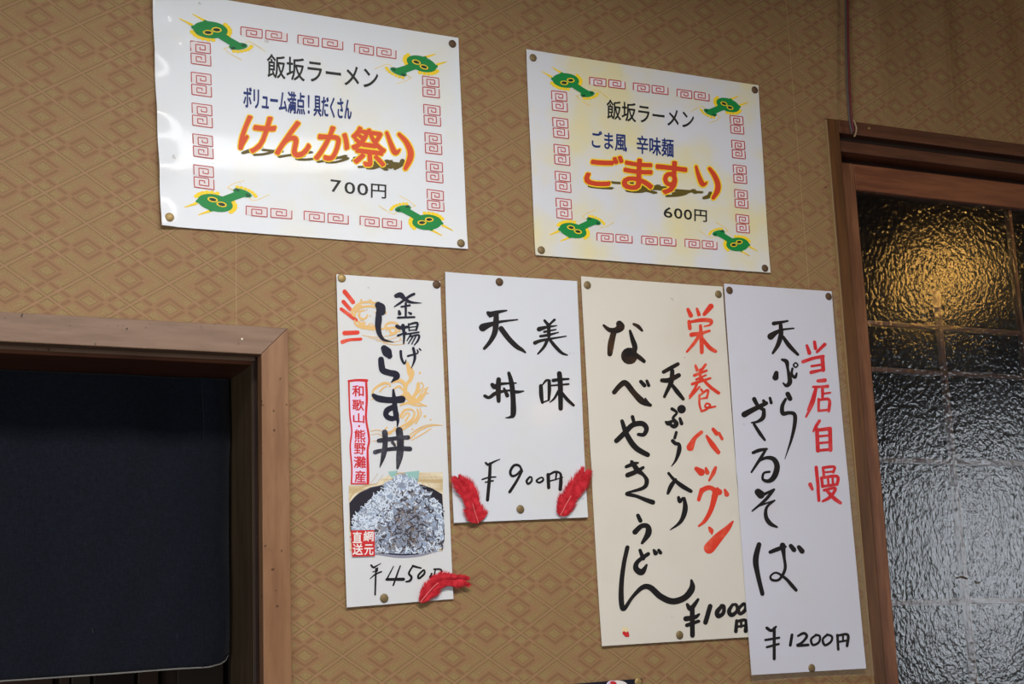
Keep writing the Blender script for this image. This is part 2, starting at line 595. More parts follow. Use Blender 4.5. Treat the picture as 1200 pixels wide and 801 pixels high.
YG = YS + 0.010
v = [(XS - 0.004, YG, 0.15), (XR - 0.145, YG, 0.15), (XR - 0.145, YG, zb + 0.004), (XS - 0.004, YG, zb + 0.004)]
pane = mesh_obj('glass_pane', v, [(0, 1, 2, 3)], glass_mat(), door2)
pane['label'] = 'hammered translucent glass pane'
fleck_m = flat('dark_fleck', srgb(70, 56, 40), 0.8)
for pts in (((1121, 676.5), (1128, 675.5), (1134, 678)), ((1142.5, 680.5), (1145, 682.8), (1149, 682.2))):
    vv, ff = [], []
    for k, (a, b2) in enumerate(pts):
        for dy in (-0.9, 0.9):
            q = W(a, b2 + dy, YG - 0.001); vv.append(q)
    for k in range(len(pts) - 1):
        ff.append((2 * k, 2 * k + 2, 2 * k + 3, 2 * k + 1))
    o = mesh_obj('scuff_mark', vv, ff, fleck_m, door2)
    s = o.modifiers.new('t', 'SOLIDIFY'); s.thickness = 0.0006
YM = YG + 0.004
mw = 0.0035
def vbar(px, py, ztop):
    xx = W(px, py, YM).x
    bevel_box('muntin', xx - mw, xx + mw, YM, YM + 0.010, 0.16, ztop, M['muntin'], door2, 0.0006)
vbar(1122.5, 580, W(1098, 340, YM).z)
vbar(1192.5, 330, zb)
vbar(1198.5 + 92, 600, zb)
for py in (383, 436, 540, 705):
    zz = W(1100, py, YM).z
    bevel_box('muntin', XS, XR - 0.15, YM + 0.0015, YM + 0.0105, zz - mw, zz + mw, M['muntin'], door2, 0.0006)
zz = W(1100, 860, YM).z
bevel_box('muntin', XS, XR - 0.15, YM + 0.0015, YM + 0.0105, zz - mw, zz + mw, M['muntin'], door2, 0.0006)


# ---- cords above the post
def tube(name, pts, r, mat, parent, n=8):
    vs, fs = [], []
    for k, p in enumerate(pts):
        p = Vector(p)
        a = Vector(pts[max(k - 1, 0)]); b = Vector(pts[min(k + 1, len(pts) - 1)])
        t = (b - a).normalized()
        u = t.cross(Vector((0, 1, 0))).normalized() if abs(t.y) < 0.9 else t.cross(Vector((1, 0, 0))).normalized()
        w = t.cross(u)
        for i in range(n):
            an = 2 * math.pi * i / n
            vs.append(p + u * (r * math.cos(an)) + w * (r * math.sin(an)))
    for k in range(len(pts) - 1):
        for i in range(n):
            a, b = k * n + i, k * n + (i + 1) % n
            fs.append((a, b, b + n, a + n))
    fs.append(tuple(range(n))[::-1])
    fs.append(tuple((len(pts) - 1) * n + i for i in range(n)))
    return mesh_obj(name, vs, fs, mat, parent, smooth=True)


def spline(pts, n=8):
    out = []
    P = [pts[0]] + list(pts) + [pts[-1]]
    for i in range(1, len(P) - 2):
        for k in range(n):
            t = k / n
            out.append(tuple(0.5 * ((2 * b) + (c - a) * t + (2 * a - 5 * b + 4 * c - d) * t * t + (3 * b - a - 3 * c + d) * t ** 3)
                             for a, b, c, d in zip(P[i - 1], P[i], P[i + 1], P[i + 2])))
    out.append(tuple(pts[-1]))
    return out


cord = empty('electrical_cord', W(993, 70, -0.014))
tag(cord, 'thin grey and red twin cord running down the wall to the door post', 'cord')
yy = -0.012
g1 = [W(a, b, yy) for a, b in ((990.2, -120), (990.6, -40), (991.0, 20), (991.5, 60), (992.6, 100), (994.4, 128), (995.8, 143), (998.6, 156))]
g2 = [W(a, b, yy - 0.001) for a, b in ((993.2, -120), (993.4, -40), (993.6, 20), (994.2, 60), (995.6, 100), (997.0, 128), (998.6, 143), (1000.5, 154))]
tube('grey_strand', spline([tuple(p) for p in g1]), 0.0016, flat('grey_insulation', srgb(92, 82, 78), 0.5), cord)
tube('red_strand', spline([tuple(p) for p in g2]), 0.0016, flat('red_insulation', srgb(110, 42, 48), 0.5), cord)
clip = [W(a, b, -0.0175) for a, b in ((1000.2, 140.5), (1002.2, 145), (1003.6, 151), (1002.6, 157), (1001.0, 160))]
o = tube('cord_staple', spline([tuple(p) for p in clip]), 0.0014, flat('pale_plastic', srgb(158, 134, 104), 0.5), None)
tag(o, 'small curved pale staple holding the cord at the top of the door post', 'staple')
o = mesh_obj('nail_head', *(lambda c: ([c + Vector((0.0022 * math.cos(k), -0.0015 if r else 0, 0.0022 * math.sin(k))) * (1 if r == 0 else 1)
             for r in (0, 1) for k in [i * math.pi / 4 for i in range(8)]],
             [tuple(range(8, 16))[::-1]] + [(i, 8 + i, 8 + (i + 1) % 8, (i + 1) % 8) for i in range(8)]))(W(1018, 150.5, -0.003)),
             flat('brass_nail', srgb(190, 160, 100), 0.35, metal=0.6))
tag(o, 'tiny shiny nail head in the board above the sliding door', 'nail')
o = mesh_obj('nail_head', *(lambda c: ([c + Vector((0.0014 * math.cos(k), -0.0008 if r else 0, 0.0014 * math.sin(k)))
             for r in (0, 1) for k in [i * math.pi / 4 for i in range(8)]],
             [tuple(range(8, 16))[::-1]] + [(i, 8 + i, 8 + (i + 1) % 8, (i + 1) % 8) for i in range(8)]))(W(283.5, 397, yc)),
             flat('pale_filler', srgb(225, 215, 195), 0.6))
tag(o, 'tiny pale nail head in the top casing of the left doorway', 'nail')


# ------------------------------------------------------------------ sheets of paper and what is written on them
class Sheet:
    def __init__(s, name, label, cat, quad, off, mat, group=None, crease=None, curl=0.0, amp=0.0009, seed=0, th=0.0004):
        s.off, s.quad = off, quad
        c = [W(px, py, -off) for px, py in quad]
        s.c = c
        s.st = homography([(p.x, p.z) for p in c], [(0, 0), (1, 0), (1, 1), (0, 1)])
        s.inv = homography([(0, 0), (1, 0), (1, 1), (0, 1)], [(p.x, p.z) for p in c])
        s.crease, s.curl, s.amp, s.seed = crease, curl, amp, seed
        mid = (c[0] + c[1]) / 2
        s.root = empty(name, (mid.x, -off, mid.z))
        tag(s.root, label, cat, group)
        NX, NZ = 40, 60
        vs, fs = [], []
        for j in range(NZ + 1):
            for i in range(NX + 1):
                a, b = i / NX, j / NZ
                x, zz = s.inv(a, b)
                vs.append((x, -off - s.d(a, b), zz))
        n1 = len(vs)
        vs += [(x, y + th, zz) for x, y, zz in vs]
        R = NX + 1
        for j in range(NZ):
            for i in range(NX):
                k = j * R + i
                fs.append((k, k + R, k + R + 1, k + 1))
                fs.append((n1 + k, n1 + k + 1, n1 + k + R + 1, n1 + k + R))
        rim = [i for i in range(NX + 1)] + [j * R + NX for j in range(1, NZ + 1)] + \
              [NZ * R + i for i in range(NX - 1, -1, -1)] + [j * R for j in range(NZ - 1, 0, -1)]
        for a, b in zip(rim, rim[1:] + rim[:1]):
            k = len(vs)
            vs += [vs[a], vs[b], vs[b + n1], vs[a + n1]]
            fs.append((k, k + 1, k + 2, k + 3))
        mesh_obj('sheet', vs, fs, mat, s.root, smooth=True)

    def d(s, a, b):
        v = s.amp * (1 + 0.6 * math.sin(a * 4.1 + s.seed) * math.cos(b * 5.3 + s.seed * 1.7) + 0.4 * math.sin(b * 8.7 + a * 2 + s.seed))
        if s.curl:
            e = math.exp(-(a / 0.035) ** 2)
            v += s.curl * e * (1 + 0.8 * math.sin(b * 26 + 1))
            v += 0.6 * s.curl * math.exp(-(((a - 0.07) / 0.07) ** 2 + ((b - 0.12) / 0.12) ** 2)) * (1 + math.sin(a * 60 + b * 50))
        if s.crease:
            v += 0.0011 * math.exp(-abs(b - s.crease) / 0.018)
        # outer corners lift a touch
        v += 0.0012 * ((a - 0.5) ** 2 * 4) ** 3 * ((b - 0.5) ** 2 * 4) ** 3
        return v

    def at(s, px, py, layer=0):
        p = W(px, py, -s.off)
        a, b = s.st(p.x, p.z)
        a, b = min(max(a, -0.05), 1.05), min(max(b, -0.05), 1.05)
        return Vector((p.x, -s.off - s.d(a, b) - 0.0004 - 0.00012 * layer, p.z))


class Ink:
    """collects flat shapes in photo coordinates on one sheet -> one mesh"""
    def __init__(s, sheet, mats):
        s.sh, s.v, s.f, s.m, s.mats = sheet, [], [], [], mats
    n = base = 0
    def add(s, pts, faces, mi=0, layer=0):
        k = len(s.v)
        s.n += 1
        layer = layer + 0.02 * (s.n % 40)
        s.v += [s.sh.at(a, b, layer + s.base) for a, b in pts]
        s.f += [tuple(k + i for i in f) for f in faces]
        s.m += [mi] * len(faces)
    def poly(s, pts, mi=0, layer=0):
        s.add(pts, [tuple(range(len(pts)))], mi, layer)
    def fan(s, cx, cy, rim, mi=0, layer=0):
        n = len(rim)
        s.add([(cx, cy)] + rim, [(0, 1 + i, 1 + (i + 1) % n) for i in range(n)], mi, layer)
    def ellipse(s, cx, cy, rx, ry, ang=0, mi=0, layer=0, n=20):
        c, sn = math.cos(ang), math.sin(ang)
        s.fan(cx, cy, [(cx + rx * math.cos(t) * c - ry * math.sin(t) * sn, cy + rx * math.cos(t) * sn + ry * math.sin(t) * c)
                       for t in [2 * math.pi * i / n for i in range(n)]], mi, layer)
    def stroke(s, pts, mi=0, layer=0, sub=5, caps=True):
        """pts (x, y, width)"""
        P = spline(pts, sub) if len(pts) > 2 else [tuple(a + (b - a) * k / 4 for a, b in zip(pts[0], pts[1])) for k in range(5)]
        V = []
        for i, (x, y, w) in enumerate(P):
            a, b = P[max(i - 1, 0)], P[min(i + 1, len(P) - 1)]
            dx, dy = b[0] - a[0], b[1] - a[1]
            L = math.hypot(dx, dy) or 1
            w = max(w, 0.2)
            V += [(x - dy / L * w / 2, y + dx / L * w / 2), (x + dy / L * w / 2, y - dx / L * w / 2)]
        s.add(V, [(2 * i, 2 * i + 1, 2 * i + 3, 2 * i + 2) for i in range(len(P) - 1)], mi, layer)
        if caps:
            for x, y, w in (P[0], P[-1]):
                if w > 0.8:
                    s.ellipse(x, y, w / 2, w / 2, 0, mi, layer, 10)
    def strokes(s, text, org, sc, mi=0, layer=0, wk=1.2):
        """lines of 'x,y,w x,y,w ...' measured in an enlarged crop with origin org and scale sc; a single point is a dot"""
        for line in text.strip().split(';'):
            pts = []
            for tok in line.split():
                a = [float(t) for t in tok.split(',')]
                pts.append((org[0] + a[0] / sc, org[1] + a[1] / sc, (a[2] if len(a) > 2 else 14) / sc * wk))
            if len(pts) == 1:
                s.ellipse(pts[0][0], pts[0][1], pts[0][2] / 2, pts[0][2] / 2, 0, mi, layer, 14)
            elif pts:
                s.stroke(pts, mi, layer)
    def text(s, body, quad, bold=0.0, mi=0, layer=0, mode='em'):
        """typeset text stretched onto the photo quad TL, TR, BR, BL"""
        cu = bpy.data.curves.new('type', 'FONT')
        cu.body = body
        cu.size = 1.0
        cu.resolution_u = 3
        ob = bpy.data.objects.new('type', cu)
        COL.objects.link(ob)
        bpy.context.view_layer.update()
        me = bpy.data.meshes.new_from_object(ob.evaluated_get(bpy.context.evaluated_depsgraph_get()))
        co = [(v.co.x, v.co.y) for v in me.vertices]
        fa = [tuple(p.vertices) for p in me.polygons]
        bpy.data.objects.remove(ob)
        bpy.data.meshes.remove(me)
        bpy.data.curves.remove(cu)
        if not co:
            return
        if mode == 'em':
            x0, x1, y0, y1 = 0.03, len(body) - 0.03, -0.10, 0.85
        else:
            x0, x1 = min(c[0] for c in co), max(c[0] for c in co)
            y0, y1 = min(c[1] for c in co), max(c[1] for c in co)
        h = homography([(x0, y1), (x1, y1), (x1, y0), (x0, y0)], quad)
        pts = [h(*c) for c in co]
        if not bold:
            s.add(pts, fa, mi, layer)
        for k in range(8 if bold else 0):
            dx, dy = bold * math.cos(k * math.pi / 4), bold * math.sin(k * math.pi / 4)
            s.add([(a + dx, b + dy) for a, b in pts], fa, mi, layer)
    def done(s, name, label=None):
        o = mesh_obj(name, s.v, s.f, s.mats, s.sh.root, s.m)
        if label:
            o['label'] = label
        return o


P_SIGN = paper('laminated_sheet', srgb(232, 234, 238), srgb(236, 230, 200), 0.6, 0.5, 0.16, 0.0016, 22.0)
P_SIGN2 = paper('yellowed_laminated_sheet', srgb(222, 222, 227), srgb(232, 220, 170), 0.95, 0.35, 0.25, 0.0006, 14.0, (0.40, 0.66))
P_ONE = paper('coated_flyer_paper', srgb(220, 220, 221), srgb(224, 216, 200), 0.5, 0.4, 0.15)
P_TWO = paper('laminated_white_card', srgb(220, 222, 228), srgb(224, 220, 206), 0.5, 0.3, 0.3, 0.0004, 10.0)
P_THREE = paper('cream_drawing_paper', srgb(222, 215, 202), srgb(212, 202, 184), 0.6, 0.7)
P_FOUR = paper('cool_white_paper', srgb(214, 213, 224), srgb(210, 206, 206), 0.6, 0.5)

sign1 = Sheet('menu_poster', 'laminated menu poster with dragon border priced 700 yen, above the doorway corner', 'poster',
              [(177.5, -14), (536.5, 45), (548, 291.8), (188.5, 265)], 0.002, P_SIGN, 'laminated dragon border posters', curl=0.0022, seed=1)
sign2 = Sheet('menu_poster', 'laminated menu poster with dragon border priced 600 yen, yellowed at its top edge', 'poster',
              [(616.1, 58.2), (888.1, 100.2), (902.2, 319.8), (627.1, 298.9)], 0.002, P_SIGN2, 'laminated dragon border posters', seed=2.6)
p1 = Sheet('menu_flyer', 'narrow flyer with a whitebait bowl photo and 450 yen price', 'menu sheet',
           [(393.6, 321.6), (515.3, 329.8), (531, 701.5), (405.7, 711.5)], 0.002, P_ONE, seed=0.4)
p2 = Sheet('menu_sheet', 'white handwritten menu card priced 900 yen with red feathers at its bottom corners', 'menu sheet',
           [(521, 318.7), (675.5, 329.5), (688.2, 606), (531.2, 612.5)], 0.0025, P_TWO, seed=3.3)
p3 = Sheet('menu_sheet', 'large cream handwritten menu sheet priced 1000 yen with black and orange-red writing', 'menu sheet',
           [(680, 323.8), (845.8, 336), (877.6, 746), (704.5, 756.7)], 0.002, P_THREE, crease=0.525, seed=5.1)
p4 = Sheet('menu_sheet', 'tall bluish white handwritten menu sheet priced 1200 yen beside the sliding door', 'menu sheet',
           [(847.6, 332.4), (973.4, 341.6), (1014, 782.8), (879.7, 790.6)], 0.0062, P_FOUR, crease=0.527, seed=6.2)

# ---- laminated posters: printed border, dragons, type
to2 = homography([(223, 48), (494.5, 89.5), (470, 268), (288, 241.8)],
                 [(645.8, 106.3), (855, 135.5), (839.5, 292), (699, 273)])
ident = lambda a, b: (a, b)


def fret_unit(ik, tf, quad, flip):
    """one square spiral in the quad TL, TR, BR, BL"""
    h = homography([(0, 0), (1, 0), (1, 1), (0, 1)], quad)
    path = [(0, 1), (0, 0), (1, 0), (1, 1), (0.0, 1)]
    path = [(0.0, 0.98), (0.0, 0.0), (1.0, 0.0), (1.0, 1.0), (0.26, 1.0), (0.26, 0.27), (0.74, 0.27), (0.74, 0.72), (0.47, 0.72), (0.47, 0.48)]
    if flip:
        path = [(1 - a, 1 - b) for a, b in path]
    w = 1.15
    ik.poly([tf(*h(a, b)) for a, b in ((0, 0), (1, 0), (1, 1), (0, 1))], 1, 0)
    for (a, b), (c, d2) in zip(path, path[1:]):
        p, q = tf(*h(a, b)), tf(*h(c, d2))
        ik.stroke([(p[0], p[1], w), (q[0], q[1], w)], 0, 1, caps=False)


def lerp(a, b, t): return (a[0] + (b[0] - a[0]) * t, a[1] + (b[1] - a[1]) * t)


def split_pair(ik, tf, q, horiz):
    TL, TR, BR, BL = q
    g = 0.04
    if horiz:
        fret_unit(ik, tf, [TL, lerp(TL, TR, .5 - g), lerp(BL, BR, .5 - g), BL], False)
        fret_unit(ik, tf, [lerp(TL, TR, .5 + g), TR, BR, lerp(BL, BR, .5 + g)], True)
    else:
        fret_unit(ik, tf, [TL, TR, lerp(TR, BR, .5 - g), lerp(TL, BL, .5 - g)], False)
        fret_unit(ik, tf, [lerp(TL, BL, .5 + g), lerp(TR, BR, .5 + g), BR, BL], True)


def border(sheet, tf):
    def pair(q, horiz):
        ik = Ink(sheet, [M['fret'], M['fret_fill']])
        split_pair(ik, tf, q, horiz)
        ik.done('fret_motif')
    for k in range(5):
        x, y = 223 + 0.85 * k, 48.2 + 36.3 * k
        pair([(x, y), (x + 23, y + 3.0), (x + 24, y + 29.4), (x + 1, y + 26.2)], False)
        x, y = 494.5 + 1.4 * k, 89.5 + 33.1 * k
        pair([(x, y), (x + 19, y + 2.6), (x + 20, y + 25.8), (x + 0.8, y + 23.6)], False)
    for k in range(3):
        x, y = (282, 348.8, 415)[k], (31.8, 41.4, 51.8)[k]
        wd = (54, 52.5, 48.5)[k]
        pair([(x, y), (x + wd, y + 7.6), (x + wd, y + 17.4), (x, y + 10.0)], True)
        x, y = (288, 356, 421.8)[k], (241.8, 247.6, 253.3)[k]
        wd = (53.5, 51.8, 48.4)[k]
        pair([(x, y), (x + wd, y + 5.0), (x + wd, y + 15.0), (x, y + 10.6)], True)


def dragon(sheet, tf, dst):
    """horned dragon motif, drawn once for the lower left corner and mirrored on the sheet for the others"""
    head, fs, ft, goal = dst
    h0 = ST1(*c3(436, 578))
    h1 = ST1(*head)
    def place(x, y):
        a, b = ST1(*c3(x, y))
        return tf(*IN1(h1[0] + fs * (a - h0[0]), h1[1] + ft * (b - h0[1])))
    g = place(436, 578)
    off = (goal[0] - g[0], goal[1] - g[1]) if goal else (0, 0)
    def aff(x, y):
        p = place(x, y)
        return (p[0] + off[0], p[1] + off[1])
    ik = Ink(sheet, [M['yellow'], M['green'], M['green_dark'], M['print_black']])
    def el(cx, cy, rx, ry, an, mi, ly, n=24):
        c, sn = math.cos(an), math.sin(an)
        ik.fan(*aff(cx, cy), [aff(cx + rx * math.cos(t) * c - ry * math.sin(t) * sn, cy + rx * math.cos(t) * sn + ry * math.sin(t) * c)
                              for t in [2 * math.pi * i / n for i in range(n)]], mi, ly)
    def pl(pts, mi, ly): ik.poly([aff(*p) for p in pts], mi, ly)
    def ln(pts, w, mi, ly):
        for a, b in zip(pts, pts[1:]):
            p, q = aff(*a), aff(*b)
            ik.stroke([(p[0], p[1], w), (q[0], q[1], w)], mi, ly, caps=False)
    # mane scallops
    ha = 0.22
    for k in range(24):
        t = 2 * math.pi * k / 24
        c, sn = math.cos(ha), math.sin(ha)
        x = 436 + 116 * math.cos(t) * c - 52 * math.sin(t) * sn
        y = 578 + 116 * math.cos(t) * sn + 52 * math.sin(t) * c
        if (x < 470 and y < 548) or (x > 522 and y > 566):
            el(x + (x - 436) * 0.09, y + (y - 578) * 0.16, 17, 13, 0, 0, 0, 10)
    # horns
    pl([(318, 570), (330, 586), (245, 607), (243, 602)], 0, 0)
    pl([(402, 618), (418, 632), (332, 655), (328, 650)], 0, 0)
    # snout frill
    for x, y in ((575, 478), (600, 482), (625, 490), (648, 500), (668, 512), (682, 525), (690, 536)):
        el(x, y, 13, 10, 0.3, 0, 0, 8)
    # whiskers
    ln([(555, 500), (512, 480), (548, 458), (622, 434)], 0.5, 0, 0)
    ln([(650, 545), (672, 563), (705, 558), (775, 524)], 0.5, 0, 0)
    # head, neck, snout
    el(436, 578, 113, 52, ha, 1, 1)
    el(330, 566, 16, 12, 0, 1, 1, 12)
    el(412, 622, 16, 10, 0, 1, 1, 12)
    pl([(455, 548), (560, 508), (610, 518), (620, 540), (560, 560), (500, 590)], 1, 2)
    el(606, 516, 62, 21, 0.32, 1, 2)
    el(572, 496, 18, 9, 0.4, 2, 3, 12)
    el(640, 530, 16, 9, 0.5, 2, 3, 12)
    for cx, cy in ((420, 557), (476, 587)):
        el(cx, cy, 33, 16, ha, 0, 3)
        el(cx, cy, 24, 10, ha, 2, 4, 16)
        el(cx + 4, cy + 2, 16, 7, ha, 3, 5, 12)
    ik.done('dragon_emblem', 'printed green dragon with yellow mane')


def c3(x, y): return (170 + x / 5.34, 130 + y / 5.34)
ST1 = homography(sign1.quad, [(0, 0), (1, 0), (1, 1), (0, 1)])
IN1 = homography([(0, 0), (1, 0), (1, 1), (0, 1)], sign1.quad)
border(sign1, ident)
border(sign2, to2)
HEADS = [(c3(436, 578), 1, 1), ((170 + 406 / 5.34, 189 / 5.34), 1, -1), ((360 + 714 / 5.34, 402 / 5.34), -1, -1), ((360 + 750 / 5.34, 150 + 590 / 5.34), -1, 1)]
GOAL2 = [(600 + 406 / 5.72, 180 + 516 / 5.72), (600 + 358 / 5.72, 50 + 255 / 5.72), (750 + 588 / 5.72, 60 + 362 / 5.72), (750 + 652 / 5.72, 190 + 552 / 5.72)]
for (hd, fs_, ft_), g2 in zip(HEADS, GOAL2):
    dragon(sign1, ident, (hd, fs_, ft_, None))
    dragon(sign2, to2, (hd, fs_, ft_, g2))


def type_part(sheet, name, mat, rows, bold=0.0, label=None, mode='em'):
    ik = Ink(sheet, [M[mat]])
    for body, quad in rows:
        ik.text(body, quad, bold, mode=mode)
    return ik.done(name, label)


type_part(sign1, 'heading_lettering', 'print_black', [('飯坂ラーメン', [(313, 63), (443.5, 79.5), (443.5, 106.5), (313, 91)])], 0.35)
type_part(sign1, 'caption_lettering', 'print_navy', [('ボリューム満点', [(285.0, 101.0), (357.0, 109.4), (357.0, 135.2), (285.0, 126.8)])], 0.5)
type_part(sign1, 'caption_lettering', 'print_navy', [('具だくさん', [(367.5, 110.7), (411.5, 115.8), (411.5, 141.6), (367.5, 136.5)])], 0.5)
type_part(sign1, 'caption_lettering', 'print_navy', [('！', [(360.6, 111.8), (362.4, 112.1), (362.4, 133.6), (360.6, 133.3)])], 0.3, mode='ink')
type_part(sign1, 'price_lettering', 'print_black', [('7', [(387.2, 210.6), (399.3, 212.1), (399.3, 226.0), (387.2, 224.7)]), ('0', [(403.4, 213.1), (415.6, 214.6), (415.6, 227.9), (403.4, 226.6)]), ('0', [(418.4, 214.4), (430.8, 215.9), (430.8, 229.4), (418.4, 228.1)]), ('円', [(434.5, 215.4), (452.1, 216.9), (452.1, 232.9), (434.5, 231.6)])], 0.22, mode='ink')
type_part(sign2, 'heading_lettering', 'print_black', [('飯坂ラーメン', [(711, 116.5), (813.5, 130), (813.5, 152.5), (711, 139.5)])], 0.3)
type_part(sign2, 'caption_lettering', 'print_navy', [('ごま風', [(691.5, 152.5), (734, 157.2), (734, 178.5), (691.5, 173.5)])], 0.35)
type_part(sign2, 'caption_lettering', 'print_navy', [('辛味麺', [(745.5, 158.4), (789, 163.2), (789, 185), (745.5, 180)])], 0.35)
type_part(sign2, 'price_lettering', 'print_black', [('6', [(777.4, 242.3), (787.2, 243.8), (787.2, 255.7), (777.4, 254.4)]), ('0', [(789.6, 243.8), (799.0, 245.3), (799.0, 256.8), (789.6, 255.5)]), ('0', [(801.0, 245.1), (810.3, 246.6), (810.3, 258.0), (801.0, 256.7)]), ('円', [(813.3, 245.4), (827.8, 246.9), (827.8, 260.3), (813.3, 259.0)])], 0.22, mode='ink')


def fancy(sheet, rows, mat, ri):
    ik = Ink(sheet, [M[mat], M['yellow'], M['olive']])
    for ch, (TL, TR, BR, BL) in rows:
        sh = [(BL[0] + 25, BL[1] - 5), (BR[0] + 25, BR[1] - 5), (BR[0] + 2, BR[1] + 3.2), (BL[0] + 2, BL[1] + 3.2)]
        ik.text(ch, sh, 1.0, 2, 0, 'ink')
        ik.text(ch, [TL, TR, BR, BL], 2.5, 1, 1, 'ink')
        ik.text(ch, [TL, TR, BR, BL], 1.15, 0, 2, 'ink')
    org, sc, lines = ri
    P2 = lambda pts, dw: [(org[0] + a / sc, org[1] + b / sc, w / sc + dw) for a, b, w in pts]
    for pts in lines:
        bx, by = pts[-1][0] if pts[-1][1] > 200 else 545, pts[-1][1] if pts[-1][1] > 200 else 180
        base = 255
        ik.stroke([(org[0] + (a + (base - b) * 0.15 - 60) / sc - 1, org[1] + (base - (base - b) * 0.42 - (8 if a < 500 else 0)) / sc, w / sc * 0.8) for a, b, w in pts[2:]], 2, 0)
        ik.stroke(P2(pts, 3.0), 1, 1)
        ik.stroke(P2(pts, 0.0), 0, 2)
    ik.done('title_lettering', 'large slanted orange lettering edged in yellow')


fancy(sign1, [('け', [(289, 136), (326, 139), (312, 181), (277, 177)]),
              ('ん', [(331, 141), (369, 145), (360, 186), (322, 181)]),
              ('か', [(376, 147), (413, 153), (404, 189), (367, 187)]),
              ('祭', [(411, 148), (449, 154), (453, 197), (413, 193)])], 'orange',
      ((360, 150), 5.34, [[(495, 32, 22), (518, 95, 28), (543, 152, 34), (562, 152, 26), (576, 138, 12)], [(572, 42, 24), (615, 88, 32), (642, 145, 38), (640, 195, 38), (612, 255, 26)]]))
fancy(sign2, [('ご', [(692, 182), (731, 184), (720, 219), (683, 216)]),
              ('ま', [(733, 185), (764, 189), (764, 224), (728, 221)]),
              ('す', [(769, 187), (804, 192), (802, 229), (768, 226)])], 'red_orange',
      ((750, 190), 5.72, [[(372, 32, 20), (388, 88, 28), (412, 145, 34), (430, 148, 24), (444, 136, 10)], [(462, 45, 24), (496, 92, 32), (518, 150, 36), (514, 195, 36), (488, 240, 26)]]))

# ---- narrow flyer with the whitebait bowl
K1, K2, K3, K4 = (385, 315), (385, 430), (395, 540), (395, 620)
SK, SK3 = 6.673, 7.5


def wave_art(ik):
    rng = random.Random(3)
    # upper crest
    arcs = [((432, 368), 20, 9, 3.3, 6.2), ((430, 362), 15, 8, 3.0, 6.0), ((424, 370), 9, 9, 1.2, 4.6), ((425, 369), 5, 5, 0, 5.0),
            ((432, 377), 17, 8, 1.2, 3.3), ((433, 378), 13, 5, 0.6, 3.4), ((440, 372), 26, 14, 1.0, 2.3), ((420, 362), 5, 4, 2, 6),
            ((416, 366), 4, 5, 2, 6), ((436, 380), 10, 4, 0, 3.2), ((459, 383), 8, 5, 2.9, 6.0), ((460, 388), 8, 4, 3.4, 6.4),
            ((461, 386), 5, 5, 0.5, 3.6), ((455, 384), 9, 9, 0.3, 1.4)]
    for (cx, cy), rx, ry, t0, t1 in arcs:
        pts = [(cx + rx * math.cos(t0 + (t1 - t0) * k / 8), cy + ry * math.sin(t0 + (t1 - t0) * k / 8), 1.9 + 0.9 * math.sin(k * 0.4)) for k in range(9)]
        ik.stroke(pts, 0, 0)
    for _ in range(26):
        x, y = rng.uniform(414, 444), rng.uniform(350, 384)
        ik.ellipse(x, y, rng.uniform(0.5, 1.4), rng.uniform(0.5, 1.2), 0, 0, 0, 8)
    # tall crest behind the third and fourth characters
    for pts in ('345,250,8 350,180,14 420,130,18 470,130,14 480,150,10;400,190,10 430,160,10 455,150,8',
                '500,120,14 560,105,24 600,150,24 590,210,18 560,230,14;510,170,10 550,150,14 580,180,12',
                '615,-30,20 630,40,30 640,90,24 600,150,22 600,200,30 640,250,40 700,260,30 740,220,20 770,160,8',
                '640,0,12 660,50,16 640,110,14;700,130,22 690,190,26 650,240,20 620,200,14;720,120,10 740,150,8 700,200,12',
                '560,300,12 620,280,18 690,300,14 760,300,6;620,275,10 700,280,10 770,310,4;690,250,10 740,210,8 785,205,4;700,235,8 740,180,8 780,155,4',
                '560,390,16 590,340,18 640,330,12 670,360,12 640,420,16 540,480,14 440,520,10',
                '575,400,10 610,360,12 630,370,10 600,420,12;690,330,10 700,370,14 660,430,16 560,500,12;710,320,6 720,370,8 680,440,10',
                '635,560,10 700,500,12 790,460,10 890,455,4;650,570,6 720,530,8 800,480,6;620,540,6 700,480,8 780,450,4 860,450,3;600,560,6 560,590,5 500,600,4',
                '455,470,10 440,500,12 480,520,12 520,470,10;330,500,6 380,490,6 420,500,5;330,530,4 390,520,5 430,560,4;340,580,3 390,570,4',
                '750,385,18;795,412,12;655,485,12;712,45,16;330,255,8'):
        ik.strokes(pts, K2, SK, 0, 0)
    for k in range(4):
        y = 390 + 3 * k
        ik.stroke([(424 + 8 * k, y + 3, 0.7), (440 + 8 * k, y + 5, 0.9), (456 + 6 * k, y + 3, 0.8), (468, y - 2, 0.6)], 0, 0)


ik = Ink(p1, [M['ochre']])
wave_art(ik)
ik.done('wave_ornament', 'pale ochre wave ornament')

ik = Ink(p1, [M['red_ink']])
ik.strokes('122,180,30 155,220,28 188,262,28;112,258,26 165,318,24;95,315,22 150,355,24 212,402,24;122,503,30 225,498,26;106,572,28 160,556,20 250,550,20', K1, SK)
ik.done('red_lettering')

